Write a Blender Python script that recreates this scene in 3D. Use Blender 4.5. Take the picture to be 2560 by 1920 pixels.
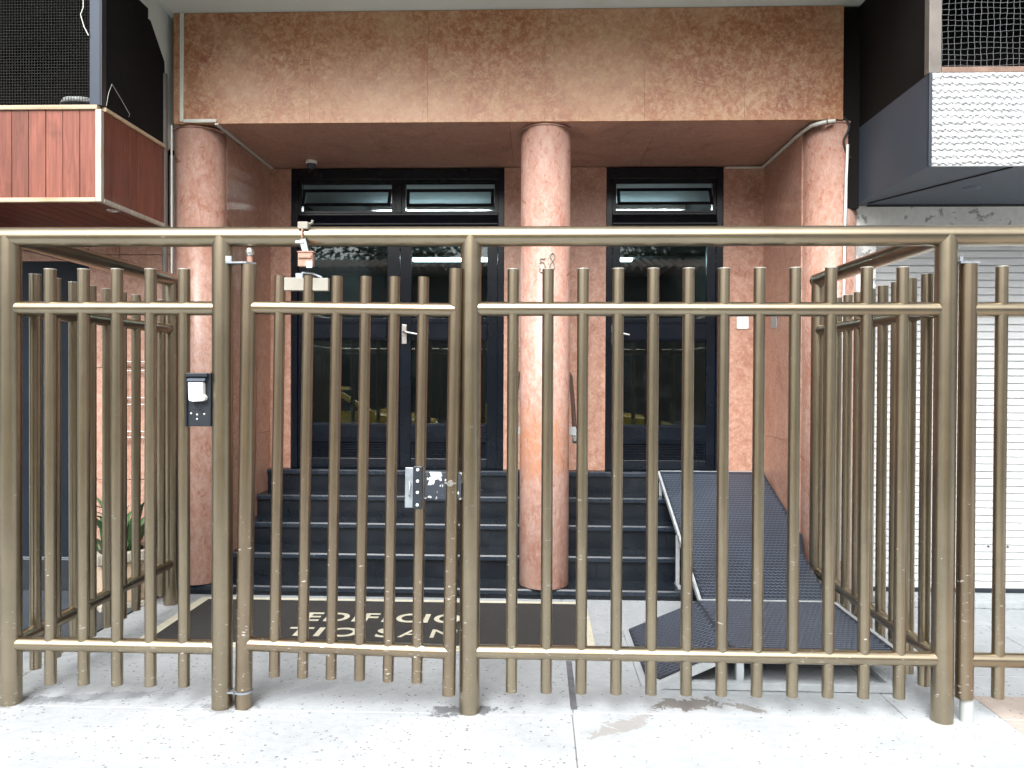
import bpy, bmesh, math, random
from mathutils import Vector, Matrix, noise as mnoise
R = math.radians
random.seed(7)
sc = bpy.context.scene
col = sc.collection
for o in list(bpy.data.objects):
    bpy.data.objects.remove(o)

# ------------------------------------------------------------------ camera
cam_d = bpy.data.cameras.new('camera')
cam = bpy.data.objects.new('camera', cam_d)
col.objects.link(cam)
sc.camera = cam
cam_d.sensor_width = 36.0
cam_d.lens = 27.0
cam_d.clip_start = 0.05
cam_d.clip_end = 500
cam.location = (0, 0, 1.5)
yaw, pitch, roll = R(1.9326), R(0.526), R(0.2584)
fw = Vector((-math.sin(yaw) * math.cos(pitch), math.cos(yaw) * math.cos(pitch), -math.sin(pitch)))
rt = Vector((math.cos(yaw), math.sin(yaw), 0))
up = rt.cross(fw)
rt2 = rt * math.cos(roll) + up * math.sin(roll)
up2 = up * math.cos(roll) - rt * math.sin(roll)
cam.rotation_euler = Matrix((rt2, up2, -fw)).transposed().to_euler()

# ------------------------------------------------------------------ sky, sun, exposure
SUN_EL, SUN_AZ = R(46), R(12)          # azimuth: how far left of straight behind the camera
w = bpy.data.worlds.new('World')
sc.world = w
w.use_nodes = True
nt = w.node_tree
nt.nodes.clear()
sky = nt.nodes.new('ShaderNodeTexSky')
sky.sky_type = 'NISHITA'
sky.sun_disc = False
sky.sun_elevation = SUN_EL
sky.sun_rotation = math.pi + SUN_AZ
sky.air_density = 1.0
sky.dust_density = 8.0
hs = nt.nodes.new('ShaderNodeHueSaturation')
hs.inputs['Saturation'].default_value = 0.12
bg = nt.nodes.new('ShaderNodeBackground')
bg.inputs['Strength'].default_value = 0.15
wo = nt.nodes.new('ShaderNodeOutputWorld')
nt.links.new(sky.outputs[0], hs.inputs['Color'])
nt.links.new(hs.outputs[0], bg.inputs[0])
nt.links.new(bg.outputs[0], wo.inputs[0])
sun_d = bpy.data.lights.new('sun', 'SUN')
sun_d.energy = 0.8
sun_d.angle = R(40)
sun_d.color = (1.0, 0.985, 0.965)
sun = bpy.data.objects.new('sun', sun_d)
col.objects.link(sun)
sdir = Vector((math.sin(SUN_AZ) * math.cos(SUN_EL), math.cos(SUN_AZ) * math.cos(SUN_EL), -math.sin(SUN_EL)))
sun.rotation_euler = sdir.to_track_quat('-Z', 'Y').to_euler()
sun.location = (-6, -8, 12)
vs = sc.view_settings
vs.view_transform = 'Standard'
vs.look = 'None'
vs.gamma = 1.0
vs.exposure = 1.15
sc.cycles.max_bounces = 5
sc.cycles.diffuse_bounces = 3
sc.cycles.glossy_bounces = 3
sc.cycles.transparent_max_bounces = 8
sc.cycles.use_denoising = True

# ------------------------------------------------------------------ mesh helpers
class MB:
    def __init__(s):
        s.v = []; s.f = []; s.sm = []
    def add(s, vs_, fs, smooth=False):
        b = len(s.v)
        s.v += [tuple(p) for p in vs_]
        for f in fs:
            s.f.append(tuple(b + i for i in f)); s.sm.append(smooth)
        return s
    def box(s, a, b):
        x0, y0, z0 = [min(a[i], b[i]) for i in range(3)]
        x1, y1, z1 = [max(a[i], b[i]) for i in range(3)]
        return s.add([(x0, y0, z0), (x1, y0, z0), (x1, y1, z0), (x0, y1, z0), (x0, y0, z1), (x1, y0, z1), (x1, y1, z1), (x0, y1, z1)],
                     [(3, 2, 1, 0), (4, 5, 6, 7), (0, 1, 5, 4), (1, 2, 6, 5), (2, 3, 7, 6), (3, 0, 4, 7)])
    def cyl(s, p0, p1, r, n=32, r1=None, caps=True):
        p0, p1 = Vector(p0), Vector(p1)
        r1 = r if r1 is None else r1
        d = (p1 - p0).normalized()
        a = Vector((0, 0, 1)) if abs(d.z) < 0.9 else Vector((1, 0, 0))
        u = d.cross(a).normalized(); w_ = d.cross(u).normalized()
        ring = lambda c, rr: [c + (u * math.cos(2 * math.pi * i / n) + w_ * math.sin(2 * math.pi * i / n)) * rr for i in range(n)]
        A, B = ring(p0, r), ring(p1, r1)
        s.add(A + B, [(i, n + i, n + (i + 1) % n, (i + 1) % n) for i in range(n)], True)
        if caps:
            s.add(A, [tuple(range(n))]); s.add(B, [tuple(reversed(range(n)))])
        return s
    def lathe(s, c, prof, n=32):
        c = Vector(c); vs_ = []
        for r, z in prof:
            vs_ += [(c.x + r * math.cos(2 * math.pi * i / n), c.y + r * math.sin(2 * math.pi * i / n), c.z + z) for i in range(n)]
        m = len(prof)
        return s.add(vs_, [(j * n + i, j * n + (i + 1) % n, (j + 1) * n + (i + 1) % n, (j + 1) * n + i) for j in range(m - 1) for i in range(n)], True)
    def prism(s, poly, axis, a, b):
        def mk(p, t):
            return {'x': (t, p[0], p[1]), 'y': (p[0], t, p[1]), 'z': (p[0], p[1], t)}[axis]
        n = len(poly)
        vs_ = [mk(p, a) for p in poly] + [mk(p, b) for p in poly]
        fs = [tuple(reversed(range(n))), tuple(range(n, 2 * n))] + [(i, (i + 1) % n, n + (i + 1) % n, n + i) for i in range(n)]
        return s.add(vs_, fs)
    def tube(s, pts, r, n=10, flat=1.0):
        pts = [Vector(p) for p in pts]; rings = []
        u = None
        for i, p in enumerate(pts):
            d = (pts[min(i + 1, len(pts) - 1)] - pts[max(i - 1, 0)]).normalized()
            if u is None:
                a = Vector((0, 1, 0)) if abs(d.y) < 0.9 else Vector((1, 0, 0))
                u = (a - d * a.dot(d)).normalized()
            else:
                u = (u - d * u.dot(d)).normalized()
            v = d.cross(u)
            rings.append([p + u * math.cos(2 * math.pi * k / n) * r * flat + v * math.sin(2 * math.pi * k / n) * r for k in range(n)])
        m = len(rings)
        s.add([q for rg in rings for q in rg], [(j * n + i, j * n + (i + 1) % n, (j + 1) * n + (i + 1) % n, (j + 1) * n + i) for j in range(m - 1) for i in range(n)], True)
        s.add(rings[0], [tuple(reversed(range(n)))]); s.add(rings[-1], [tuple(range(n))])
        return s
    def mesh(s, name, mat, off=(0, 0, 0)):
        me = bpy.data.meshes.new(name)
        me.from_pydata([(x - off[0], y - off[1], z - off[2]) for x, y, z in s.v], [], s.f)
        me.polygons.foreach_set('use_smooth', s.sm)
        bm = bmesh.new(); bm.from_mesh(me)
        bmesh.ops.recalc_face_normals(bm, faces=bm.faces)
        bm.to_mesh(me); bm.free()
        me.materials.append(mat)
        me.update()
        return me

WL = {}
def place(o, parent, worldloc):
    col.objects.link(o)
    WL[o.name] = Vector(worldloc)
    if parent is not None:
        o.parent = parent
        o.location = Vector(worldloc) - WL[parent.name]
    else:
        o.location = worldloc
    return o
def obj(name, mb, mat, parent=None, at=None, local=False, bevel=0, kind=None, label=None):
    """one mesh object; mb in world coordinates (local=True: in the parent's frame)"""
    if local:
        off = (0, 0, 0)
        o = bpy.data.objects.new(name, mb.mesh(name, mat))
        col.objects.link(o); o.parent = parent; WL[o.name] = Vector((0, 0, 0))
    else:
        at = Vector(at) if at is not None else (WL[parent.name] if parent is not None else Vector((0, 0, 0)))
        o = bpy.data.objects.new(name, mb.mesh(name, mat, at))
        place(o, parent, at)
    if bevel:
        b = o.modifiers.new('bevel', 'BEVEL'); b.width = bevel; b.segments = 2; b.limit_method = 'ANGLE'; b.angle_limit = R(50)
    if kind: o['kind'] = kind
    if label: o['label'] = label
    return o
def copy_at(src, worldloc, parent=None, scale=None):
    o = src.copy(); place(o, parent, worldloc)
    if scale: o.scale = scale
    return o
def thing(name, label, cat, loc=(0, 0, 0), group=None, rot=None):
    o = bpy.data.objects.new(name, None)
    o.empty_display_size = 0.1
    place(o, None, loc)
    if rot: o.rotation_euler = rot
    return tag(o, label, cat, group)
def tag(o, label, cat, group=None):
    o['label'] = label; o['category'] = cat
    if group: o['group'] = group
    return o
def struct(name, mb, mat, **k):
    o = obj(name, mb, mat, **k); o['kind'] = 'structure'; return o
def B(a, b): return MB().box(a, b)

# ------------------------------------------------------------------ material helpers
class N:
    def __init__(s, name):
        s.m = bpy.data.materials.new(name); s.m.use_nodes = True
        s.t = s.m.node_tree; s.t.nodes.clear()
        s.out = s.t.nodes.new('ShaderNodeOutputMaterial')
        s.p = s.t.nodes.new('ShaderNodeBsdfPrincipled')
        s.t.links.new(s.p.outputs[0], s.out.inputs[0])
        g = s.t.nodes.new('ShaderNodeNewGeometry'); s.pos = g.outputs['Position']; s.geo = g
    def n(s, t, **k):
        q = s.t.nodes.new(t)
        for a, b in k.items(): setattr(q, a, b)
        return q
    def set(s, sock, v):
        if hasattr(v, 'is_output'): s.t.links.new(v, sock)
        else:
            if isinstance(v, (tuple, list)) and len(v) == 3 and sock.type == 'RGBA': v = (*v, 1)
            sock.default_value = v
    def math(s, op, a, b=None, clamp=False):
        q = s.n('ShaderNodeMath', operation=op, use_clamp=clamp); s.set(q.inputs[0], a)
        if b is not None: s.set(q.inputs[1], b)
        return q.outputs[0]
    def vmath(s, op, a, b):
        q = s.n('ShaderNodeVectorMath', operation=op); s.set(q.inputs[0], a); s.set(q.inputs[1], b)
        return q.outputs[1] if op in ('LENGTH', 'DISTANCE', 'DOT_PRODUCT') else q.outputs[0]
    def mapping(s, v, loc=(0, 0, 0), rot=(0, 0, 0), scale=(1, 1, 1)):
        q = s.n('ShaderNodeMapping'); s.set(q.inputs[0], v); q.inputs[1].default_value = loc; q.inputs[2].default_value = rot; q.inputs[3].default_value = scale
        return q.outputs[0]
    def noise(s, v, scale, detail=4, rough=0.55, dist=0.0, colr=False):
        q = s.n('ShaderNodeTexNoise'); s.set(q.inputs['Vector'], v)
        q.inputs['Scale'].default_value = scale; q.inputs['Detail'].default_value = detail; q.inputs['Roughness'].default_value = rough; q.inputs['Distortion'].default_value = dist
        return q.outputs['Color'] if colr else q.outputs['Fac']
    def voro(s, v, scale, feat='F1', out='Distance', rnd=1.0):
        q = s.n('ShaderNodeTexVoronoi', feature=feat); s.set(q.inputs['Vector'], v); q.inputs['Scale'].default_value = scale
        q.inputs['Randomness'].default_value = rnd
        return q.outputs[out]
    def ramp(s, fac, stops, interp='LINEAR'):
        q = s.n('ShaderNodeValToRGB'); s.set(q.inputs[0], fac); cr = q.color_ramp; cr.interpolation = interp
        while len(cr.elements) < len(stops): cr.elements.new(0.5)
        for e, (p, c) in zip(cr.elements, stops):
            e.position = p; e.color = (c, c, c, 1) if not isinstance(c, (tuple, list)) else (*c, 1)
        return q.outputs[0]
    def sstep(s, v, lo, hi):
        q = s.n('ShaderNodeMapRange', interpolation_type='SMOOTHSTEP'); s.set(q.inputs[0], v)
        q.inputs[1].default_value = lo; q.inputs[2].default_value = hi
        return q.outputs[0]
    def mix(s, fac, a, b, bt='MIX'):
        q = s.n('ShaderNodeMix', data_type='RGBA', blend_type=bt); s.set(q.inputs[0], fac); s.set(q.inputs[6], a); s.set(q.inputs[7], b)
        return q.outputs[2]
    def bump(s, h, strength=0.3, dist=0.01):
        q = s.n('ShaderNodeBump'); q.inputs['Strength'].default_value = strength; q.inputs['Distance'].default_value = dist; s.set(q.inputs['Height'], h)
        s.t.links.new(q.outputs[0], s.p.inputs['Normal'])
        return q
    def rand_pos(s, k=17.0):
        oi = s.n('ShaderNodeObjectInfo')
        cx = s.n('ShaderNodeCombineXYZ')
        a = s.math('MULTIPLY', oi.outputs['Random'], k)
        for i in range(3): s.set(cx.inputs[i], s.math('MULTIPLY', a, (1.0, 0.7, 1.3)[i]))
        s.rnd = oi.outputs['Random']
        return s.vmath('ADD', s.pos, cx.outputs[0])
    def fin(s, base=None, rough=None, metal=None, spec=None):
        for k, v in (('Base Color', base), ('Roughness', rough), ('Metallic', metal), ('Specular IOR Level', spec)):
            if v is not None: s.set(s.p.inputs[k], v)
        return s.m

def m_plain(name, c, rough=0.5, metal=0.0, var=0.12, scale=6.0, bump=0.0, spec=0.5):
    q = N(name)
    n1 = q.noise(q.pos, scale, 5, 0.6)
    f = q.ramp(n1, [(0.25, 1 - var), (0.75, 1 + var)])
    b = q.mix(1.0, c, f, 'MULTIPLY')
    if bump: q.bump(q.noise(q.pos, scale * 8, 4), bump, 0.004)
    return q.fin(b, q.ramp(n1, [(0.2, min(1, rough * 0.85)), (0.8, min(1, rough * 1.15))]), metal, spec)

def m_bronze(name='bronze_paint', base=(0.325, 0.276, 0.198), scratch=1.0):
    q = N(name)
    big = q.noise(q.pos, 3.0, 5, 0.6)
    fl = q.noise(q.pos, 900, 2, 0.5)
    c = q.mix(q.ramp(big, [(0.3, 0.0), (0.7, 1.0)]), tuple(x * 0.88 for x in base), tuple(x * 1.1 for x in base))
    c = q.mix(0.10, c, q.ramp(fl, [(0.3, 0.5), (0.7, 1.3)]), 'MULTIPLY')
    # dirt film and chips to pale primer, more of them low down
    sep = q.n('ShaderNodeSeparateXYZ'); q.set(sep.inputs[0], q.pos)
    low = q.sstep(sep.outputs[2], 1.6, 0.15)
    sp = q.mapping(q.pos, scale=(34, 34, 210))
    ch = q.noise(sp, 1.0, 2, 0.5, 0.4)
    gate = q.noise(q.pos, 7.0, 3, 0.6)
    th = q.math('ADD', ch, q.math('MULTIPLY', q.math('MULTIPLY', low, gate), 0.13 * scratch))
    chip = q.ramp(th, [(0.775, 0.0), (0.80, 1.0)])
    c = q.mix(chip, c, (0.72, 0.70, 0.66))
    grime = q.ramp(q.noise(q.pos, 11, 6, 0.65), [(0.5, 0.0), (0.85, 0.3)])
    c = q.mix(grime, c, (0.16, 0.13, 0.10))
    rgh = 0.295
    return q.fin(c, rgh, q.math('SUBTRACT', 0.97, q.math('MULTIPLY', chip, 0.7)), 0.5)

def m_marble(name, dark, mid, light, vein=(0.17, 0.06, 0.04), rough=0.38, vein_amt=0.55, patch=None, streak=False, wash=0.0, sc_=1.0, mott=0.65, offs=17.0):
    q = N(name)
    p = q.rand_pos(offs)
    if streak: p = q.mapping(p, scale=(1, 1, 0.55))
    a = q.noise(p, 3.2 * sc_, 5, 0.62, 0.6)
    c = q.ramp(a, [(0.30, dark), (0.47, mid), (0.60, mid), (0.74, light)])
    b = q.noise(p, 17 * sc_, 5, 0.7, 0.8)
    c = q.mix(q.ramp(b, [(0.46, 0.0), (0.68, mott)]), c, light)
    c = q.mix(q.ramp(b, [(0.30, mott), (0.46, 0.0)]), c, dark)
    d2 = q.noise(p, 42 * sc_, 3, 0.65, 0.5)
    c = q.mix(q.ramp(d2, [(0.52, 0.0), (0.70, mott * 0.8)]), c, light)
    c = q.mix(q.ramp(d2, [(0.30, mott * 0.8), (0.44, 0.0)]), c, dark)
    f = q.noise(p, 90, 3, 0.7)
    c = q.mix(0.55, c, q.ramp(f, [(0.25, 0.72), (0.75, 1.22)]), 'MULTIPLY')
    # fine crackle
    wob = q.mix(0.04, p, q.noise(p, 9, 4, 0.6, colr=True), 'ADD')
    e = q.voro(wob, 34 * sc_, 'DISTANCE_TO_EDGE')
    msk = q.ramp(q.noise(p, 6, 5, 0.6), [(0.42, 0.0), (0.62, 1.0)])
    ln = q.math('MULTIPLY', q.ramp(e, [(0.0, 1.0), (0.09, 0.0)]), msk)
    ln2 = q.math('MULTIPLY', ln, q.ramp(q.noise(p, 60, 2), [(0.45, 0.0), (0.6, vein_amt)]))
    c = q.mix(ln2, c, vein)
    pit = q.ramp(q.noise(p, 55, 2, 0.4), [(0.70, 0.0), (0.76, 0.7)])
    c = q.mix(pit, c, vein)
    if wash:
        c = q.mix(q.ramp(q.noise(p, 1.4, 3), [(0.45, 0.0), (0.7, wash)]), c, light)
    if patch:
        zlo, zhi, pc = patch
        sep = q.n('ShaderNodeSeparateXYZ'); q.set(sep.inputs[0], q.pos)
        zz = q.math('ADD', sep.outputs[2], q.math('MULTIPLY', q.math('SUBTRACT', q.noise(q.pos, 9, 5), 0.5), 0.35))
        mk = q.math('MULTIPLY', q.sstep(zz, zlo - 0.03, zlo + 0.05), q.sstep(zz, zhi + 0.2, zhi - 0.1))
        mk = q.math('MULTIPLY', mk, q.ramp(q.noise(q.pos, 13, 5), [(0.3, 0.12), (0.65, 0.65)]))
        c = q.mix(mk, c, pc)
    rg = q.ramp(b, [(0.3, rough * 0.8), (0.7, rough * 1.35)])
    q.bump(q.math('ADD', q.math('MULTIPLY', f, 0.4), q.math('MULTIPLY', ln, -0.6)), 0.22, 0.004)
    return q.fin(c, rg, 0.0, 0.5)

def m_wood(name, c1, c2, axis=2, rough=0.45):
    q = N(name)
    p = q.rand_pos(23)
    s_ = [9, 9, 9]; s_[axis] = 0.8
    g = q.noise(q.mapping(p, scale=s_), 3.0, 8, 0.65, 1.2)
    c = q.ramp(g, [(0.28, c1), (0.7, c2)])
    s2 = [60, 60, 60]; s2[axis] = 2.0
    c = q.mix(0.5, c, q.ramp(q.noise(q.mapping(p, scale=s2), 2.0, 5, 0.6), [(0.3, 0.6), (0.7, 1.25)]), 'MULTIPLY')
    c = q.mix(q.ramp(q.noise(p, 4.5, 4), [(0.62, 0.0), (0.8, 0.5)]), c, tuple(x * 0.35 for x in c1))
    f = q.ramp(q.rnd, [(0.0, 0.8), (1.0, 1.2)])
    c = q.mix(1.0, c, f, 'MULTIPLY')
    q.bump(g, 0.1, 0.003)
    return q.fin(c, rough, 0.0, 0.4)

def m_granite(name='black_granite', k=1.0, r0=0.22, r1=0.42):
    q = N(name)
    a = q.noise(q.pos, 140, 4, 0.7)
    b = q.noise(q.pos, 5, 6, 0.65)
    c = q.ramp(a, [(0.3, (0.006 * k, 0.009 * k, 0.0135 * k)), (0.62, (0.011 * k, 0.017 * k, 0.026 * k)), (0.8, (0.045 * k, 0.053 * k, 0.065 * k))])
    dust = q.ramp(b, [(0.48, 0.0), (0.9, 0.16)])
    c = q.mix(dust, c, (0.095, 0.12, 0.145))
    sc1 = q.ramp(q.noise(q.mapping(q.pos, scale=(9, 40, 60)), 1.6, 2), [(0.77, 0.0), (0.80, 0.8)])
    c = q.mix(sc1, c, (0.45, 0.47, 0.5))
    q.bump(q.noise(q.pos, 30, 3), 0.02, 0.003)
    return q.fin(c, q.ramp(b, [(0.3, r0), (0.75, r1)]), 0.0, 0.45)

def m_pavement(name, base=(0.395, 0.423, 0.445), stains_shadows=(), fleck=1.0, tint=None):
    q = N(name)
    p = q.rand_pos(11)
    a = q.noise(q.pos, 1.3, 6, 0.6, 0.3)
    c = q.ramp(a, [(0.28, tuple(x * 0.80 for x in base)), (0.55, base), (0.75, tuple(min(0.8, x * 1.16) for x in base))])
    c = q.mix(0.5, c, q.ramp(q.noise(q.pos, 22, 6, 0.7), [(0.25, 0.70), (0.72, 1.14)]), 'MULTIPLY')
    if tint: c = q.mix(q.ramp(q.noise(q.pos, 2.2, 4), [(0.4, 0), (0.6, 0.8)]), c, tint)
    # dark stone chips
    fp = q.mix(0.012, q.pos, q.noise(q.pos, 38, 2, colr=True), 'ADD')
    vd = q.voro(fp, 66); vc = q.voro(fp, 66, 'F1', 'Color')
    sep = q.n('ShaderNodeSeparateColor'); q.set(sep.inputs[0], vc)
    keep = q.math('GREATER_THAN', q.math('ADD', sep.outputs[0], q.math('MULTIPLY', q.noise(q.pos, 1.3, 3), 0.9)), 1.36 - 0.30 * fleck)
    size = q.math('MULTIPLY', q.math('POWER', sep.outputs[1], 2.0), 0.46)
    chip = q.math('MULTIPLY', keep, q.math('LESS_THAN', vd, size))
    c = q.mix(q.math('MULTIPLY', chip, 0.75), c, q.ramp(sep.outputs[2], [(0.0, (0.05, 0.05, 0.055)), (0.6, (0.16, 0.15, 0.15)), (1.0, (0.33, 0.30, 0.27))]))
    # spots of old gum and damp
    g = q.voro(q.pos, 3.1); gc = q.voro(q.pos, 3.1, 'F1', 'Color')
    sg = q.n('ShaderNodeSeparateColor'); q.set(sg.inputs[0], gc)
    gum = q.math('MULTIPLY', q.math('LESS_THAN', q.math('ADD', g, q.math('MULTIPLY', q.noise(q.pos, 40, 2), 0.03)), 0.075), q.math('GREATER_THAN', sg.outputs[0], 0.45))
    c = q.mix(q.math('MULTIPLY', gum, 0.4), c, (0.22, 0.23, 0.25))
    # grey traffic film
    c = q.mix(q.ramp(q.noise(q.mapping(q.pos, scale=(0.6, 2.2, 1)), 1.6, 6, 0.7, 0.6), [(0.5, 0.0), (0.72, 0.35)]), c, (0.23, 0.25, 0.27))
    wob = q.math('MULTIPLY', q.math('SUBTRACT', q.noise(q.pos, 13, 6, 0.75, 0.8), 0.5), 4.2)
    for (sx, sy, rx, ry, rot, scol, amt) in stains_shadows:
        v = q.mapping(q.pos, loc=(0, 0, 0))
        v = q.vmath('SUBTRACT', q.pos, (sx, sy, 0))
        v = q.mapping(v, rot=(0, 0, -rot))
        v = q.vmath('MULTIPLY', v, (1 / rx, 1 / ry, 0))
        d = q.math('ADD', q.vmath('LENGTH', v, (0, 0, 0)), wob)
        c = q.mix(q.math('MULTIPLY', q.sstep(d, 1.0, 0.80), amt), c, scol)
    q.bump(q.math('ADD', q.noise(q.pos, 45, 6, 0.7), q.math('MULTIPLY', chip, -0.2)), 0.35, 0.006)
    return q.fin(c, q.ramp(a, [(0.3, 0.55), (0.7, 0.8)]), 0.0, 0.35)

def m_glass(name='thin_glass', tint=(0.62, 0.70, 0.71), refl=1.35):
    q = N(name); t = q.t
    t.nodes.remove(q.p)
    lw = q.n('ShaderNodeLayerWeight'); lw.inputs[0].default_value = 0.5
    fres = q.math('ADD', 0.045, q.math('MULTIPLY', q.math('POWER', lw.outputs['Facing'], 5.0), 0.9))
    tr = q.n('ShaderNodeBsdfTransparent'); tr.inputs[0].default_value = (*tint, 1)
    gl = q.n('ShaderNodeBsdfGlossy'); gl.inputs['Roughness'].default_value = 0.015
    gl.inputs['Color'].default_value = (0.95, 1, 0.99, 1)
    mx = q.n('ShaderNodeMixShader')
    q.set(mx.inputs[0], q.math('MULTIPLY', fres, refl, True)); q.set(mx.inputs[1], tr.outputs[0]); q.set(mx.inputs[2], gl.outputs[0])
    t.links.new(mx.outputs[0], q.out.inputs[0])
    # dusty film
    df = q.n('ShaderNodeBsdfDiffuse'); df.inputs[0].default_value = (0.5, 0.55, 0.55, 1)
    m2 = q.n('ShaderNodeMixShader'); q.set(m2.inputs[0], q.ramp(q.noise(q.pos, 5, 6, 0.7), [(0.5, 0.002), (0.85, 0.02)]))
    q.set(m2.inputs[1], mx.outputs[0]); q.set(m2.inputs[2], df.outputs[0])
    t.links.new(m2.outputs[0], q.out.inputs[0])
    return q.m

def m_emit(name, c, strength):
    q = N(name)
    q.p.inputs['Emission Color'].default_value = (*c, 1); q.p.inputs['Emission Strength'].default_value = strength
    return q.fin(c, 0.5)

M = {}
M['bronze'] = m_bronze()
M['bronze_worn'] = m_bronze('bronze_paint_worn', (0.305, 0.244, 0.172), 1.5)
M['marble'] = m_marble('terracotta_marble', (0.255, 0.078, 0.031), (0.375, 0.160, 0.074), (0.57, 0.385, 0.24), wash=0.6, mott=0.75, offs=0.5)
M['marble_wall'] = m_marble('rose_marble', (0.35, 0.160, 0.108), (0.47, 0.255, 0.182), (0.62, 0.42, 0.33))
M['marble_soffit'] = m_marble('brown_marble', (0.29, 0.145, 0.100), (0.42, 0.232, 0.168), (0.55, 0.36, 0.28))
M['marble_col'] = m_marble('pink_marble', (0.37, 0.175, 0.125), (0.455, 0.265, 0.205), (0.54, 0.385, 0.33), rough=0.30, streak=True, vein=(0.34, 0.11, 0.06), vein_amt=0.9, mott=0.7)
M['marble_col_stain'] = m_marble('pink_marble_stained', (0.38, 0.185, 0.14), (0.465, 0.275, 0.22), (0.55, 0.40, 0.345), rough=0.30, streak=True, vein=(0.34, 0.11, 0.06), vein_amt=0.9, mott=0.7, patch=(0.84, 1.20, (0.47, 0.20, 0.09)))
M['granite'] = m_granite('black_granite', 0.7, 0.24, 0.40)
M['granite_tread'] = m_granite('polished_granite_tread', 0.9, 0.16, 0.30)
M['granite_edge'] = m_granite('worn_granite_nosing_sheen', 1.7, 0.2, 0.35)  # worn edge, lightened further to paint in sky sheen on the polished nosing
M['black_paint'] = m_plain('black_door_paint', (0.0055, 0.0085, 0.014), 0.20, var=0.25, scale=4, bump=0.0, spec=0.35)
M['glass'] = m_glass()
M['frosted'] = m_glass('transom_glass', (0.82, 0.90, 0.92), 1.2)
M['steel'] = m_plain('brushed_steel', (0.62, 0.61, 0.58), 0.28, 0.9, 0.08, 30)
M['zinc'] = m_plain('zinc_plated_steel', (0.34, 0.38, 0.42), 0.42, 0.7, 0.2, 25)
M['pale_plaster'] = m_plain('pale_ceiling_plaster', (0.62, 0.66, 0.62), 0.85, var=0.07, scale=1.8, bump=0.08)
M['white_paint'] = m_plain('white_paint', (0.80, 0.81, 0.80), 0.6, var=0.05, scale=3, bump=0.05)
M['white_plastic'] = m_plain('white_plastic', (0.78, 0.79, 0.76), 0.4, var=0.04, scale=9)
M['conduit'] = m_plain('conduit_plastic', (0.62, 0.63, 0.57), 0.5, var=0.12, scale=5)
M['wood'] = m_wood('red_wood_cladding', (0.140, 0.038, 0.023), (0.25, 0.082, 0.053))
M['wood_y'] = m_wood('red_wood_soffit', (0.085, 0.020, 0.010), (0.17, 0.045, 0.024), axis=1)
M['pale_trim'] = m_wood('pale_wood_trim', (0.36, 0.25, 0.15), (0.58, 0.48, 0.34), axis=0)
M['white_trim'] = m_wood('whitewashed_trim', (0.34, 0.29, 0.22), (0.62, 0.59, 0.52), axis=2)
M['slate_steel'] = m_plain('slate_blue_steel', (0.030, 0.042, 0.060), 0.42, 0.3, 0.15, 4)
M['dark_screen'] = m_plain('dark_screen', (0.006, 0.006, 0.007), 0.8, var=0.3, scale=3, spec=0.2)
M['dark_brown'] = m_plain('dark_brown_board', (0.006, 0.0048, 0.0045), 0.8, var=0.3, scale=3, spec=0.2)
M['grey_paint'] = m_plain('blue_grey_paint', (0.050, 0.065, 0.088), 0.5, var=0.16, scale=3, bump=0.05)
M['brown_steel'] = m_plain('brown_grey_steel', (0.15, 0.135, 0.12), 0.5, 0.2, 0.25, 7, bump=0.05)
M['rust_bar'] = m_plain('rusty_bar', (0.20, 0.13, 0.10), 0.7, 0.1, 0.4, 14, bump=0.1)
M['wire'] = m_plain('galvanised_wire', (0.13, 0.14, 0.145), 0.55, 0.5, 0.2, 30)
M['mesh_dark'] = m_plain('dark_wire', (0.010, 0.010, 0.009), 0.8, 0.0, 0.3, 9)
M['shutter'] = m_plain('white_shutter_enamel', (0.62, 0.64, 0.65), 0.42, var=0.04, scale=2, bump=0.03)
M['black_metal'] = m_plain('black_enamel', (0.022, 0.028, 0.036), 0.38, 0.2, 0.2, 12, bump=0.04)
M['navy'] = m_plain('navy_panel', (0.008, 0.013, 0.021), 0.45, var=0.3, scale=2, spec=0.2)
M['dark_floor'] = m_plain('dark_slate_floor', (0.05, 0.06, 0.075), 0.5, var=0.3, scale=6, bump=0.15)
M['rubber'] = m_plain('black_rubber', (0.020, 0.027, 0.040), 0.42, var=0.25, scale=5, bump=0.06, spec=0.3)
M['ramp_frame'] = m_plain('pale_grey_painted_steel', (0.37, 0.40, 0.42), 0.5, 0.0, 0.2, 14, bump=0.08)
M['mat_brown'] = m_plain('mat_pile_brown', (0.052, 0.051, 0.050), 0.95, var=0.22, scale=60, bump=0.6, spec=0.1)
M['mat_cream'] = m_plain('mat_pile_cream', (0.62, 0.60, 0.48), 0.95, var=0.15, scale=60, bump=0.6, spec=0.1)
M['terracotta_pot'] = m_plain('pale_clay', (0.62, 0.48, 0.34), 0.8, var=0.15, scale=12, bump=0.1)
M['leaf'] = m_plain('succulent_leaf', (0.075, 0.16, 0.06), 0.45, var=0.35, scale=16)
M['asphalt'] = m_plain('asphalt', (0.05, 0.05, 0.052), 0.9, var=0.2, scale=3, bump=0.3)
M['taxi'] = m_plain('taxi_yellow_paint', (0.72, 0.50, 0.03), 0.25, var=0.03, scale=2)
M['car_glass'] = m_plain('car_window_glass', (0.01, 0.012, 0.014), 0.06, var=0.05, spec=0.8)
M['tyre'] = m_plain('tyre_rubber', (0.02, 0.02, 0.02), 0.8)
M['roof_tile'] = m_plain('clay_roof_tile', (0.20, 0.12, 0.09), 0.85, var=0.35, scale=8)
M['house_wall'] = m_plain('weathered_render', (0.10, 0.10, 0.085), 0.9, var=0.12, scale=2)
M['bark'] = m_plain('bark', (0.09, 0.07, 0.05), 0.9, var=0.4, scale=9, bump=0.5)
M['foliage'] = m_plain('street_tree_foliage', (0.05, 0.085, 0.03), 0.55, var=0.5, scale=3)
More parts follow.
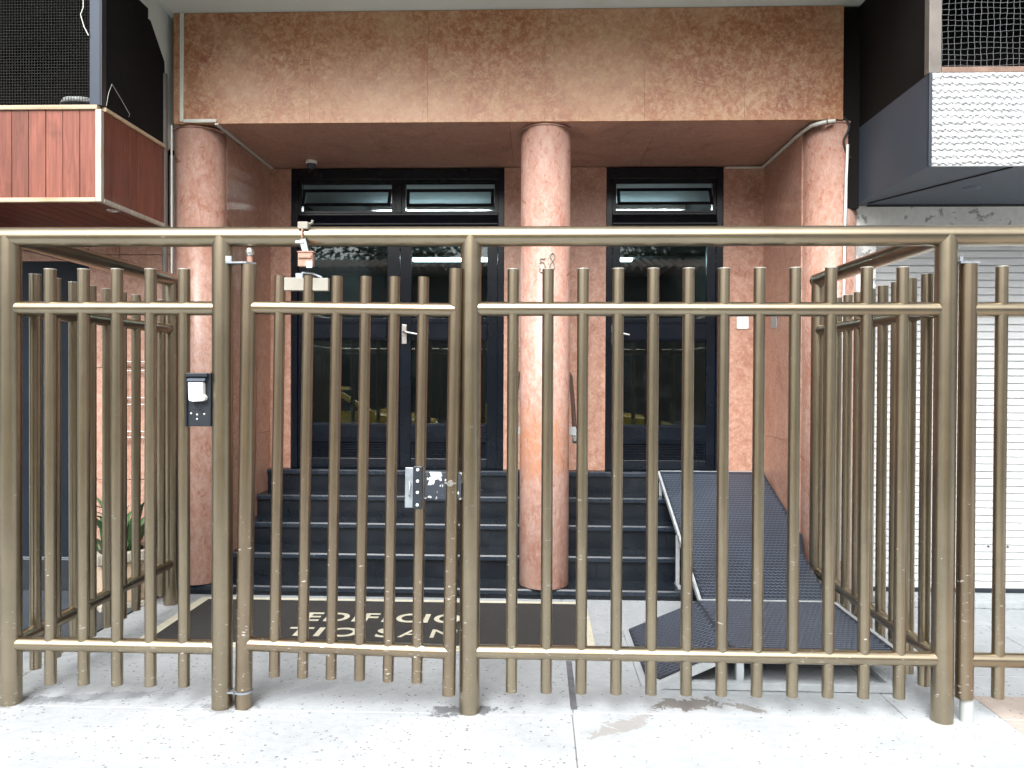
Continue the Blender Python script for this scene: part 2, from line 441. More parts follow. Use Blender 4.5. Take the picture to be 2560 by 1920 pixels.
M['lobby_wall'] = m_plain('lobby_wall_paint', (0.028, 0.03, 0.03), 0.7, var=0.08, scale=2)
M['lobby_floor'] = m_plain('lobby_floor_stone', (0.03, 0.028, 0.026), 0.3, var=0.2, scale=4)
M['lobby_ceiling'] = m_plain('lobby_ceiling_paint', (0.66, 0.72, 0.73), 0.85, var=0.04, scale=2)
M['tube'] = m_emit('fluorescent_tube', (0.80, 0.97, 1.0), 15.0)
M['rust'] = m_plain('rusty_steel', (0.42, 0.25, 0.19), 0.7, 0.2, 0.4, 40, bump=0.3)
M['brown_rail'] = m_plain('brown_handrail_vinyl', (0.085, 0.055, 0.045), 0.45, var=0.2, scale=12)
M['grey_plastic'] = m_plain('grey_plastic', (0.36, 0.38, 0.38), 0.5, var=0.1, scale=9)
M['numeral'] = m_plain('tarnished_numeral', (0.28, 0.28, 0.24), 0.4, 0.4, 0.2, 30)
M['cream_metal'] = m_plain('cream_powder_coat', (0.29, 0.275, 0.235), 0.5, 0.0, 0.1, 20)
M['cap_metal'] = m_plain('bare_cap_edge', (0.62, 0.60, 0.55), 0.35, 0.5, 0.15, 30)
M['cable'] = m_plain('black_cable', (0.012, 0.012, 0.013), 0.55)
STAINS_SHADOWS = [(0.70, 3.545, 0.17, 0.062, 0.1, (0.13, 0.115, 0.10), 0.85), (0.37, 3.30, 0.20, 0.055, 0.75, (0.26, 0.25, 0.24), 0.75),
          (0.95, 3.52, 0.09, 0.03, -0.5, (0.16, 0.14, 0.12), 0.7), (-0.33, 3.43, 0.17, 0.055, 0.1, (0.075, 0.08, 0.085), 0.8),
          (-2.05, 3.50, 0.34, 0.05, 0.25, (0.20, 0.22, 0.24), 0.6), (-2.2, 3.46, 0.2, 0.03, -0.1, (0.15, 0.16, 0.18), 0.6), (-1.1, 3.62, 0.42, 0.05, 0.7, (0.27, 0.29, 0.31), 0.55),  # blue-grey streaks: soft gate and railing shadows painted into the paving colour
          (-1.40, 3.43, 0.16, 0.07, 0.2, (0.17, 0.18, 0.19), 0.6), (-2.40, 3.43, 0.14, 0.08, 0.2, (0.16, 0.17, 0.18), 0.6)]
M['pave'] = m_pavement('terrazzo_pavement', stains_shadows=STAINS_SHADOWS)
M['pave_plain'] = m_pavement('cement_pavement', (0.41, 0.44, 0.463), stains_shadows=STAINS_SHADOWS, fleck=0.25)
M['pave_brown'] = m_pavement('brown_pavement_tile', (0.42, 0.36, 0.32), fleck=0.2)
M['drain'] = m_plain('drain_strip', (0.14, 0.15, 0.165), 0.55, 0.2, 0.6, 18, bump=0.1)
M['pave_base'] = m_plain('joint_mortar', (0.16, 0.155, 0.15), 0.9, var=0.25, scale=8)

# ------------------------------------------------------------------ ground
g = struct('ground', B((-60, -60, -0.40), (60, 60, -0.30)), m_plain('packed_earth', (0.12, 0.10, 0.08), 0.95))
road = struct('road', B((-60, -9.0, -0.30), (60, -1.3, -0.13)), M['asphalt'])
base = struct('pavement', B((-30, -1.12, -0.30), (30, 5.22, -0.004)), M['pave_base'])
struct('kerb', B((-30, -1.3, -0.30), (30, -1.124, 0.0)), M['ramp_frame'])
struct('far_pavement', B((-60, -60, -0.29), (60, -9.0, 0.0)), M['pave_plain'])
# cast pavement panels with their joints
J = 0.002
panels = [(-12, 0.16, -1.1, 1.15, 'pave'), (0.16, 2.06, -1.1, 1.15, 'pave_plain'), (-12, 0.16, 1.15, 3.395, 'pave'), (0.16, 2.06, 1.15, 3.43, 'pave_plain'),
          (-2.56, 0.165, 3.395, 5.2, 'pave'), (-12, -2.56, 3.395, 4.06, 'pave'), (0.165, 1.635, 3.43, 5.2, 'pave_plain'), (1.635, 2.06, 3.43, 5.2, 'pave_plain'),
          (2.06, 4.2, 3.70, 3.94, 'pave_plain'), (2.06, 2.73, 3.94, 4.75, 'pave_plain'), (2.73, 4.2, 3.94, 4.75, 'pave_plain'), (2.06, 4.2, 4.75, 5.2, 'pave_plain'),
          (4.2, 12, -1.1, 5.2, 'pave_plain')]
for (x0, x1, y0, y1, mm) in panels:
    obj('paving_panel', B((x0 + J, y0 + J, -0.02), (x1 - J, y1 - J, 0.0)), M[mm], base, at=((x0 + x1) / 2, (y0 + y1) / 2, 0), bevel=0.003)
tile = None
for i in range(8):
    for j in range(9):
        px, py = 2.06 + 0.26 * i, 3.70 - 0.26 * (j + 1)
        if tile is None:
            tile = obj('paving_tile', B((px + J, py + J, -0.02), (px + 0.26 - J, py + 0.26 - J, -0.001)), M['pave_brown'], base, at=(px, py, 0), bevel=0.004)
        else:
            copy_at(tile, (px, py, random.uniform(-0.002, 0.001)), base)
obj('dark_floor_slab', B((-12, 4.065, -0.02), (-2.565, 5.2, 0.006)), M['dark_floor'], base, at=(-3.5, 4.6, 0))
obj('drain_channel_cover', B((0.155, 3.46, -0.002), (0.185, 4.05, 0.002)), M['drain'], base, at=(0.17, 3.8, 0))

# ------------------------------------------------------------------ apartment building entrance
bld = thing('apartment_building', 'apartment block entrance clad in terracotta marble with columns and black doors', 'building', (0, 5.3, 0))
XL, XR = -2.19, 1.80
YF, YB = 5.11, 6.22
ZS, ZT = 3.195, 3.94
beam = obj('beam', B((-2.46, YF + 0.03, ZS + 0.012), (1.985, YF + 0.35, ZT - 0.004)), M['marble_soffit'], bld)
joints = [-2.462, -1.535, -0.742, 0.043, 0.694, 1.347, 1.987]
for a, b in zip(joints, joints[1:]):
    obj('marble_slab', B((a + 0.0006, YF + random.uniform(0, 0.0012), ZS), (b - 0.0006, YF + 0.029, ZT - 0.004)), M['marble'], beam, at=((a + b) / 2, YF, 3.5))
# underside of the beam and portico ceiling
sx = [XL, -1.2, -0.2, 0.8, XR]
sof = obj('portico_ceiling', B((XL - 0.3, YF + 0.352, ZS + 0.012), (XR + 0.2, YB + 0.6, ZS + 0.10)), M['marble_soffit'], bld)
for a, b in zip(sx, sx[1:]):
    obj('ceiling_slab', B((a + 0.001, YF + 0.032, ZS + random.uniform(0, 0.002)), (b - 0.001, YB - 0.002, ZS + 0.0105)), M['marble_soffit'], sof, at=((a + b) / 2, 5.6, ZS))
# canopy of the upper floors over the pavement
obj('canopy', B((-2.47, 4.15, ZT), (1.995, YF + 0.35, ZT + 0.3)), M['pale_plaster'], bld)
obj('upper_wall', B((-2.47, YF + 0.354, ZS + 0.11), (1.995, YF + 0.75, 9.0)), M['pale_plaster'], bld)
# side walls with slab joints
for X, s in ((XL, -1), (XR, 1)):
    sw = obj('side_wall', B((X + s * 0.022, 5.33, 0.0), (X + s * 0.2, YB + 0.3, ZS + 0.005)), M['marble_wall'], bld)
    for (za, zb) in ((0.0, 1.05), (1.05, 2.12), (2.12, ZS - 0.001)):
        obj('marble_slab', B((X, 5.34, za + 0.001), (X + s * 0.02, YB - 0.001, zb - 0.001)), M['marble_wall'], sw, at=(X, 5.8, (za + zb) / 2))
# piers of the back wall
for (a, b) in ((XL - 0.01, -2.022), (-0.279, 0.545), (1.480, XR + 0.01)):
    pr = obj('pier', B((a, YB + 0.024, 0.60), (b, YB + 0.28, ZS + 0.005)), M['marble_wall'], bld)
    cuts = [a] + ([0.13] if b - a > 0.5 else []) + [b]
    for c0, c1 in zip(cuts, cuts[1:]):
        for (za, zb) in ((0.747, 2.0), (2.0, ZS - 0.001)):
            obj('marble_slab', B((c0 + 0.001, YB, za), (c1 - 0.001, YB + 0.022, zb - 0.001)), M['marble_wall'], pr, at=((c0 + c1) / 2, YB, (za + zb) / 2), bevel=0.002)
# columns
for cx, mm, lab in ((-2.36, 'marble_col', None), (0.047, 'marble_col_stain', 'free-standing column with an orange stain halfway up'), (1.975, 'marble_col', None)):
    m = MB().lathe((cx, 5.30, 0.0), [(0.0, 0.072), (0.166, 0.072), (0.170, 0.078), (0.170, 3.178), (0.0, 3.178)], 64)
    c_ = obj('column', m, M[mm], bld, label=lab)
    # thin drum joints
    obj('collar', MB().lathe((cx, 5.30, 0), [(0.168, 3.179), (0.176, 3.179), (0.176, 3.1935), (0.168, 3.1935)], 64), M['marble_col'], c_)
# stairs
Z = [0.07, 0.24, 0.41, 0.575, 0.745]
YN = [5.16, 5.40, 5.65, 5.905, 6.14]
core = MB().prism([(5.19, -0.003), (5.19, 0.035), (5.43, 0.038), (5.43, 0.20), (5.68, 0.205), (5.68, 0.37), (5.935, 0.375), (5.935, 0.54), (6.17, 0.545), (6.17, 0.70), (6.6, 0.70), (6.6, -0.003)], 'x', XL + 0.001, XR - 0.001)
st = obj('staircase', core, M['granite'], bld)
for k in range(5):
    xa, xb = (XL + 0.0015, XR - 0.0015) if k else (-2.55, 2.11)
    back = YN[k + 1] + 0.022 if k < 4 else YB + 0.5
    halves = [xa, -0.62, 0.75, xb]
    for a, b in zip(halves, halves[1:]):
        # tread with a moulded nosing in two bands
        yn = YN[k]
        tr = obj('tread', MB().prism([(yn + 0.011, Z[k] - 0.034), (yn + 0.011, Z[k] - 0.0005), (yn + 0.0125, Z[k]), (back, Z[k]), (back, Z[k] - 0.034)], 'x', a + 0.0008, b - 0.0008), M['granite_tread'], st, at=((a + b) / 2, yn, Z[k]))
    halves = [xa, -0.62, 0.75, xb]
    for a, b in zip(halves, halves[1:]):
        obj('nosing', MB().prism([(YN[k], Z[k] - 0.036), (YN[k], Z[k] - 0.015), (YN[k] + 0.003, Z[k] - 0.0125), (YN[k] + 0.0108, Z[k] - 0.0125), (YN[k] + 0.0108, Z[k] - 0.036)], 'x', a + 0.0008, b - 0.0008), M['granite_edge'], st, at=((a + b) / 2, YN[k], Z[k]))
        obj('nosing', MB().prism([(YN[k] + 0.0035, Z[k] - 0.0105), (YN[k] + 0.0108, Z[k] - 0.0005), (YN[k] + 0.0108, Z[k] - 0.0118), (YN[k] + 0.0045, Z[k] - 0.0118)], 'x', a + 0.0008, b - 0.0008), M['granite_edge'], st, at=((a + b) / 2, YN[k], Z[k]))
    zl = (Z[k - 1] + 0.0005) if k else 0.0
    cutr = [xa, -1.15, 0.42, xb] if k % 2 else [xa, -0.35, 0.95, xb]
    for a, b in zip(cutr, cutr[1:]):
        obj('riser', B((a + 0.0008, YN[k] + 0.02, zl), (b - 0.0008, YN[k] + 0.029, Z[k] - 0.0365)), M['granite'], st, at=((a + b) / 2, YN[k], zl))

# lobby behind the doors
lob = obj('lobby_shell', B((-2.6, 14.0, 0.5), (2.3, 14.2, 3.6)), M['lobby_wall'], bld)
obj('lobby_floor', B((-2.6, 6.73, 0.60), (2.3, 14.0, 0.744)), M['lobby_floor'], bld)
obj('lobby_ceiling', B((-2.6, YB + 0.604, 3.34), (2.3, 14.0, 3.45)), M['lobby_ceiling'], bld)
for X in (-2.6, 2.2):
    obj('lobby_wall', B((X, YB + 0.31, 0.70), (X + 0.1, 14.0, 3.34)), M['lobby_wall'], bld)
for (x, y) in ((-1.15, 8.3), (0.9, 8.3), (-1.3, 11.6), (0.8, 11.6)):
    t = thing('lobby_ceiling_light', 'glowing fluorescent batten on the lobby ceiling, %s %s' % ('near' if y < 10 else 'far', 'behind the double door' if x < 0 else 'behind the single door'), 'ceiling light', (x, y, 3.34), 'lobby fluorescent battens')
    obj('housing', B((x - 0.65, y - 0.09, 3.285), (x + 0.65, y + 0.09, 3.339)), M['white_plastic'], t)
    for dy in (-0.045, 0.045):
        obj('lamp_tube', MB().cyl((x - 0.6, y + dy, 3.262), (x + 0.6, y + dy, 3.262), 0.016, 12), M['tube'], t)
obj('lobby_beam', B((-2.5, 9.6, 3.05), (2.2, 9.85, 3.339)), M['lobby_wall'], bld)

# doors -----------------------------------------------------------
YD = YB + 0.03
BP = M['black_paint']
def door_frame(x0, x1):
    f = MB()
    f.box((x0, YD - 0.02, 0.747), (x0 + 0.05, YD + 0.10, 3.19)); f.box((x1 - 0.05, YD - 0.02, 0.747), (x1, YD + 0.10, 3.19))
    f.box((x0 + 0.05, YD - 0.02, 3.10), (x1 - 0.05, YD + 0.10, 3.19))
    f.prism([(YD - 0.02, 2.715), (YD - 0.045, 2.73), (YD - 0.045, 2.742), (YD - 0.015, 2.815), (YD - 0.015, 2.832), (YD + 0.10, 2.832), (YD + 0.10, 2.715)], 'x', x0 + 0.0505, x1 - 0.0505)
    return obj('door_frame', f, BP, bld, bevel=0.004)
def transom(x0, x1, tilt):
    """top-hung vent between z 2.84 and 3.09"""
    fr = MB()
    for a, b in (((x0, 2.835), (x0 + 0.03, 3.098)), ((x1 - 0.03, 2.835), (x1, 3.098)), ((x0 + 0.03, 2.835), (x1 - 0.03, 2.852)), ((x0 + 0.03, 3.078), (x1 - 0.03, 3.098))):
        fr.box((a[0], YD, a[1]), (b[0], YD + 0.05, b[1]))
    w_ = obj('transom_window', fr, BP, bld)
    # tilted sash
    zt, zb = 3.035 if tilt > 0 else 3.05, 2.885
    dy = tilt
    def sash(u0, v0, u1, v1, th=0.018):
        P = lambda u, v, d: (u, YD + 0.02 - dy * (zt - v) / (zt - zb) + d, v)
        m_ = MB()
        m_.add([P(u0, v0, 0), P(u1, v0, 0), P(u1, v1, 0), P(u0, v1, 0), P(u0, v0, th), P(u1, v0, th), P(u1, v1, th), P(u0, v1, th)],
               [(0, 1, 2, 3), (7, 6, 5, 4), (0, 4, 5, 1), (1, 5, 6, 2), (2, 6, 7, 3), (3, 7, 4, 0)])
        return m_
    sm = MB()
    for q_ in ((x0 + 0.035, zb, x1 - 0.035, zb + 0.024), (x0 + 0.035, zt - 0.024, x1 - 0.035, zt), (x0 + 0.035, zb + 0.024, x0 + 0.06, zt - 0.024), (x1 - 0.06, zb + 0.024, x1 - 0.035, zt - 0.024)):
        t_ = sash(*q_); sm.add(t_.v, t_.f)
    obj('sash', sm, BP, w_)
    obj('pane', sash(x0 + 0.06, zb + 0.024, x1 - 0.06, zt - 0.024, 0.004), M['frosted'], w_)
def leaf(x0, x1, sl, sr, handle=None):
    """door leaf: stiles sl/sr wide, two panes and a ribbed foot panel"""
    f = MB()
    y0, y1 = YD, YD + 0.05
    f.box((x0, y0, 0.752), (x0 + sl, y1, 2.712)); f.box((x1 - sr, y0, 0.752), (x1, y1, 2.712))
    a, b = x0 + sl, x1 - sr
    f.box((a, y0, 2.645), (b, y1, 2.712))
    f.box((a, y0, 1.945), (b, y1, 1.978))
    f.prism([(y0 - 0.012, 1.815), (y0 - 0.012, 1.925), (y0, 1.944), (y1, 1.944), (y1, 1.795), (y0, 1.795)], 'x', a + 0.0005, b - 0.0005)
    f.prism([(y0, 1.115), (y0 - 0.012, 1.098), (y0 - 0.012, 1.0), (y0, 0.96), (y1, 0.96), (y1, 1.115)], 'x', a + 0.0005, b - 0.0005)
    f.box((a, y0 + 0.014, 0.83), (b, y1, 0.9595))
    f.prism([(y0, 0.752), (y0, 0.775), (y0 + 0.008, 0.829), (y1, 0.829), (y1, 0.752)], 'x', a, b)
    L = obj('door_leaf', f, BP, bld, bevel=0.003)
    n = 6
    for k in range(n):
        z = 0.834 + k * 0.0212
        obj('rib', MB().prism([(y0 + 0.0135, z), (y0 + 0.002, z + 0.004), (y0 + 0.002, z + 0.012), (y0 + 0.0135, z + 0.016)], 'x', a + 0.012, b - 0.012), BP, L)
    obj('pane', B((a, y0 + 0.02, 1.979), (b, y0 + 0.026, 2.6445)), M['glass'], L)
    obj('pane', B((a, y0 + 0.02, 1.1155), (b, y0 + 0.026, 1.7945)), M['glass'], L)
    if handle is not None:
        hx, s = handle
        h = MB().box((hx - 0.021, y0 - 0.008, 1.765), (hx + 0.021, y0 - 0.0005, 1.925))
        h.tube([(hx, y0 - 0.004, 1.865), (hx, y0 - 0.05, 1.865), (hx + s * 0.02, y0 - 0.06, 1.862), (hx + s * 0.12, y0 - 0.058, 1.842)], 0.009, 12)
        h.cyl((hx, y0 - 0.010, 1.80), (hx, y0 - 0.006, 1.80), 0.010, 12)
        obj('handle', h, M['steel'], L, bevel=0.004)
    return L
door_frame(-2.022, -0.279)
obj('mullion', B((-1.169, YD - 0.012, 2.8325), (-1.117, YD + 0.08, 3.0995)), BP, bld, bevel=0.004)
transom(-1.972, -1.170, 0.065); transom(-1.116, -0.329, 0.03)
leaf(-1.970, -1.132, 0.085, 0.105); leaf(-1.128, -0.331, 0.09, 0.085, (-1.094, 1))
door_frame(0.545, 1.480)
transom(0.596, 1.429, 0.085)
leaf(0.597, 1.428, 0.065, 0.07, (0.612, 1))

# ------------------------------------------------------------------ fence
BR, BW = M['bronze'], M['bronze_worn']
YFN = 3.42
RP, RR, RB = 0.0450, 0.032, 0.0255
ZTOP, ZMID, ZLOW = 2.125, 1.803, 0.271
fen = thing('front_fence', 'bronze tubular railing across the entrance with one long top rail', 'fence', (-0.3, YFN, 0))
bar_proto = {}
def bar(parent, x, y, z0, z1, r=RB, mat=BR, name='bar', local=False):
    key = (round(z0, 3), round(z1, 3), r, mat.name)
    if local:
        return obj(name, MB().cyl((x, y, z0), (x, y, z1), r, 28), mat, parent, local=True)
    if key in bar_proto:
        o = bpy.data.objects.new(name, bar_proto[key][0]); place(o, parent, (x, y, 0))
        place(bpy.data.objects.new('end_cap', bar_proto[key][1]), o, (x, y, 0))
        return o
    o = obj(name, MB().cyl((x, y, z0), (x, y, z1), r, 28), mat, parent, at=(x, y, 0))
    cp = obj('end_cap', MB().cyl((x, y, z1 + 0.0003), (x, y, z1 + 0.0035), r + 0.0012, 24), M['cap_metal'], o, at=(x, y, 0))
    bar_proto[key] = (o.data, cp.data)
    return o
for x in (-2.401, -1.423, -0.300, 1.779):
    obj('post', MB().cyl((x, YFN, -0.003), (x, YFN, ZTOP), RP + 0.0005, 40), BR, fen, at=(x, YFN, 0))
obj('top_rail', MB().cyl((-4.4, YFN, ZTOP), (4.2, YFN, ZTOP), RP - 0.0005, 40), BR, fen)
for z in (ZMID, ZLOW):
    obj('rail', MB().cyl((-2.401, YFN, z), (-1.423, YFN, z), RR, 32), BR, fen)
    obj('rail', MB().cyl((-0.300, YFN, z), (1.779, YFN, z), RR, 32), BR, fen)
    obj('rail', MB().cyl((-4.4, YFN, z), (-2.401, YFN, z), RR, 32), BR, fen)
for i in range(5):
    bar(fen, -2.216 + 0.1545 * i, YFN, 0.092, 1.977)
for i in range(8):
    bar(fen, -2.60 - 0.1545 * i, YFN, 0.092, 1.977)
for i in range(12):
    bar(fen, -0.112 + 0.1550 * i, YFN, 0.094 + 0.0003 * i, 1.977 + 0.0007 * i)
for side, X in (('left', -2.401), ('right', 1.779)):
    lab = 'bronze side railing running back to the left column beside the planter' if side == 'left' else 'bronze side railing running back to the right column beside the ramp'
    s_ = thing('side_fence', lab, 'fence', (X, 4.2, 0), 'railings closing the sides of the forecourt')
    yb = 4.95 if side == 'left' else 4.94
    obj('post', MB().cyl((X, yb, -0.003), (X, yb, ZTOP), RP + 0.0005, 36), BR, s_, at=(X, yb, 0))
    obj('top_rail', MB().cyl((X, YFN + 0.02, ZTOP - 0.001), (X, yb + 0.045, ZTOP - 0.001), RP - 0.001, 36), BR, s_)
    for z in (ZMID, ZLOW):
        obj('rail', MB().cyl((X, YFN + 0.02, z), (X, yb, z), RR, 28), BR, s_)
    for i in range(9):
        bar(s_, X, 3.592 + 0.1535 * i if side == 'left' else 3.582 + 0.1500 * i, 0.092, 1.977)

# the gate leaf, a little sagged and pushed out
gate = thing('entrance_gate', 'worn bronze tubular gate leaf with a lock, hung between two posts', 'gate', (-1.325, YFN, 0), rot=(0, R(0.75), R(-1.5)))
obj('hinge_stile', MB().cyl((0, 0, 0.082), (0, 0, 2.0), 0.0370, 36), BW, gate, local=True)
ls = obj('latch_stile', MB().cyl((0.934, 0, 0.098), (0.934, 0, 1.990), 0.0295, 32), BW, gate, local=True)
for z in (1.808, 0.288):
    obj('rail', MB().cyl((0, 0, z), (0.934, 0, z), 0.031, 32), BW, gate, local=True)
for i in range(6):
    bar(gate, 0.141 + 0.1298 * i, 0, 0.148, 1.952, 0.0245, BW, local=True)
lk = MB().box((0.764, -0.034, 0.925), (0.806, 0.02, 1.115))
lock = obj('lock_case', lk, M['black_metal'], gate, local=True, bevel=0.004)
lip = MB().box((0.728, -0.030, 0.93), (0.7635, -0.022, 1.108)); lip.tube([(0.748, -0.036, 0.985), (0.752, -0.05, 0.99), (0.753, -0.05, 1.03), (0.75, -0.034, 1.045)], 0.004, 8)
obj('latch_guard', lip, M['zinc'], gate, local=True, bevel=0.002)
for z in (0.945, 1.0, 1.05, 1.10):
    obj('bolt', MB().cyl((0.785, -0.039, z), (0.785, -0.0335, z), 0.0065, 12), M['white_paint'], gate, local=True)
q = N('chipped_lock_plate')
fm = q.ramp(q.noise(q.mapping(q.pos, scale=(14, 14, 9)), 1.6, 5, 0.6), [(0.50, 0.0), (0.52, 1.0)])
M['lock_plate'] = q.fin(q.mix(fm, (0.035, 0.042, 0.055), (0.75, 0.77, 0.80)), 0.4, 0.2)
obj('lock_plate', B((0.8065, -0.012, 0.968), (0.976, -0.004, 1.088)), M['lock_plate'], gate, local=True, bevel=0.002)
kn = MB().cyl((0.930, -0.038, 1.043), (0.930, -0.026, 1.043), 0.014, 20); kn.box((0.904, -0.0325, 1.040), (0.956, -0.029, 1.047))
obj('keyhole_cover', kn, M['steel'], gate, local=True)
for x0, x1 in ((0.165, 0.255), (0.295, 0.365)):
    mg = MB().box((x0, -0.018, 1.885), (x1, 0.012, 1.942)); mg.box((x0 - 0.012, -0.006, 1.887), (x0 - 0.0005, 0.01, 1.94))
    obj('magnet_block', mg, M['cream_metal'], gate, local=True, bevel=0.002)
ma = MB().box((0.215, -0.012, 1.9425), (0.247, 0.006, 1.963)); ma.tube([(0.24, 0, 1.965), (0.29, 0, 1.962), (0.33, 0, 1.945)], 0.006, 8)
obj('closer_arm', ma, M['zinc'], gate, local=True)
# pivots of the gate on its post
hg = thing('gate_hinge', 'silver pivot hinge with round cap on top of the gate stile', 'hinge', (-1.325, YFN, 2.0), 'gate hinges')
h = MB().prism([(-1.395, YFN - 0.035), (-1.30, YFN - 0.04), (-1.27, YFN), (-1.30, YFN + 0.04), (-1.395, YFN + 0.035)], 'z', 2.0015, 2.009)
h.box((-1.40, YFN - 0.036, 2.0085), (-1.368, YFN - 0.030, 2.034))
obj('hinge_plate', h, M['zinc'], hg)
obj('pin', MB().cyl((-1.298, YFN, 2.009), (-1.298, YFN, 2.04), 0.0135, 16), M['rust'], hg)
obj('cap', MB().lathe((-1.298, YFN, 2.04), [(0.0, 0.0), (0.017, 0.0), (0.0195, 0.012), (0.018, 0.028), (0.012, 0.038), (0.0, 0.041)], 24), M['steel'], hg)
hb = thing('gate_hinge', 'zinc sleeve hinge at the foot of the gate stile', 'hinge', (-1.325, YFN, 0), 'gate hinges')
obj('sleeve', MB().cyl((-1.325, YFN, -0.002), (-1.325, YFN, 0.070), 0.037, 32), M['bronze_worn'], hb)
h = MB().cyl((-1.325, YFN, 0.0705), (-1.325, YFN, 0.0795), 0.041, 32); h.box((-1.40, YFN - 0.03, 0.0715), (-1.36, YFN + 0.02, 0.0785))
obj('bracket', h, M['zinc'], hb)
# clamp hanging from the top rail
cl = thing('clamp_bracket', 'rusty steel clamp with hanging plate strapped round the top rail', 'bracket', (-1.03, YFN, 2.0))
pts = [(-1.045, YFN + 0.050 * math.cos(a), ZTOP + 0.050 * math.sin(a)) for a in [R(t_) for t_ in range(60, 271, 15)]]
obj('strap', MB().tube(pts, 0.011, 8, 0.35), M['rust'], cl)
hk = MB().box((-1.066, YFN - 0.053, ZTOP + 0.026), (-1.02, YFN - 0.005, ZTOP + 0.058)); hk.tube([(-1.025, YFN - 0.035, ZTOP + 0.05), (-1.005, YFN - 0.04, ZTOP + 0.052), (-1.002, YFN - 0.04, ZTOP + 0.066)], 0.006, 8)
obj('clamp_jaw', hk, M['cream_metal'], cl, bevel=0.004)
obj('bolt', MB().cyl((-1.072, YFN - 0.056, ZTOP - 0.033), (-1.038, YFN - 0.056, ZTOP - 0.033), 0.006, 12), M['white_paint'], cl)
hp = MB(); 
def slab_tilt(m_, c_, hx, hz, th, tilt):
    ca, sa = math.cos(tilt), math.sin(tilt)
    P = [(c_[0] + u * hx * ca - v * hz * sa, c_[1] + d * th, c_[2] + u * hx * sa + v * hz * ca) for d in (-1, 1) for v in (-1, 1) for u in (-1, 1)]
    m_.add(P, [(0, 1, 3, 2), (4, 6, 7, 5), (0, 4, 5, 1), (2, 3, 7, 6), (0, 2, 6, 4), (1, 5, 7, 3)])
slab_tilt(hp, (-1.035, YFN - 0.052, 2.072), 0.014, 0.034, 0.003, 0.25)
obj('strap_tail', hp, M['zinc'], cl)
hp = MB().box((-1.062, YFN - 0.060, 1.985), (-0.996, YFN - 0.030, 2.046)); hp.box((-1.058, YFN - 0.068, 2.020), (-1.0, YFN - 0.0605, 2.034)); hp.box((-1.066, YFN - 0.064, 2.0465), (-0.99, YFN - 0.026, 2.051))
obj('hanging_plate', hp, M['rust'], cl, bevel=0.003)
hp = MB().box((-1.022, YFN - 0.064, 1.978), (-0.997, YFN - 0.0605, 2.006)); obj('pale_patch_plate', hp, M['white_paint'], cl)
# intercom
ic = thing('intercom', 'black intercom panel with a white cover flap fixed to the gate post', 'intercom', (-1.515, 3.39, 1.27))
pb = MB().box((-1.570, 3.385, 1.272), (-1.462, 3.407, 1.512)); pb.box((-1.572, 3.372, 1.272), (-1.565, 3.3845, 1.512)); pb.box((-1.565, 3.366, 1.494), (-1.470, 3.3845, 1.512))
obj('back_box', pb, M['black_metal'], ic, bevel=0.003)
hood = MB().prism([(3.36, 1.487), (3.384, 1.493), (3.384, 1.475), (3.352, 1.475)], 'x', -1.556, -1.476)
obj('hood', hood, M['slate_steel'], ic)
obj('cover', MB().prism([(-1.551, 1.470), (-1.484, 1.470), (-1.483, 1.418), (-1.473, 1.404), (-1.474, 1.393), (-1.49, 1.386), (-1.53, 1.384), (-1.548, 1.389)], 'y', 3.352, 3.384), M['white_plastic'], ic, bevel=0.004)
for (x, z) in ((-1.523, 1.362), (-1.511, 1.352), (-1.536, 1.352), (-1.500, 1.345), (-1.523, 1.325), (-1.49, 1.328), (-1.55, 1.33), (-1.523, 1.305)):
    o = obj('button', MB().lathe((0, 0, 0), [(0.0055, 0.0), (0.005, 0.003), (0.0, 0.004)], 12), M['steel'] if z < 1.34 else M['black_metal'], ic, at=(0, 0, 0))
    o.rotation_euler = (R(90), 0, 0); o.location = Vector((x, 3.3848, z)) - WL[ic.name]

# neighbouring gate to the right
ng = thing('neighbour_gate', 'bronze gate of the shop next door at the right edge', 'gate', (1.872, YFN, 0))
obj('hinge_stile', MB().cyl((1.874, YFN, 0.104), (1.874, YFN, 2.0), 0.0365, 36), BW, ng, at=(1.874, YFN, 0))
for z in (ZMID, ZLOW):
    obj('rail', MB().cyl((1.874, YFN, z), (3.6, YFN, z), RR, 32), BR, ng)
for i in range(10):
    bar(ng, 2.018 + 0.1545 * i, YFN, 0.106, 1.988)
obj('hinge_plate', MB().box((1.826, YFN - 0.03, 2.001), (1.908, YFN + 0.03, 2.009)).box((1.822, YFN - 0.03, 2.0092), (1.836, YFN - 0.024, 2.03)), M['zinc'], ng)
obj('foot_pivot', MB().cyl((1.885, YFN, -0.002), (1.885, YFN, 0.1035), 0.027, 28), M['grey_plastic'], ng)

# ------------------------------------------------------------------ ramp
rp = thing('wheelchair_ramp', 'black rubber studded access ramp on a pale steel frame over the right steps', 'ramp', (1.36, 4.5, 0))
RU, RF = M['rubber'], M['ramp_frame']
x0, x1 = 0.965, 1.728
yA, yBk, yT = 3.735, 4.555, 6.165
zP, zT = 0.19, 0.752
def quadslab(m_, P, th):
    lo = [(p[0], p[1], p[2] - th) for p in P]; n = len(P)
    m_.add(list(P) + lo, [tuple(range(n)), tuple(range(2 * n - 1, n - 1, -1))] + [(i, n + i, n + (i + 1) % n, (i + 1) % n) for i in range(n)])
    return m_
zr = lambda y: zP + (zT - zP) * (y - yBk) / (yT - yBk)
obj('platform_plate', quadslab(MB(), [(x0 - 0.02, yA, zP), (x1, yA, zP), (x1, yBk - 0.012, zP), (x0 - 0.02, yBk - 0.012, zP)], 0.006), RU, rp)
ramp_poly = [(x0 + 0.014, yBk + 0.012), (x1, yBk + 0.012), (x1, 5.04), (1.79, 5.25), (1.79, yT), (x0 + 0.014, yT)]
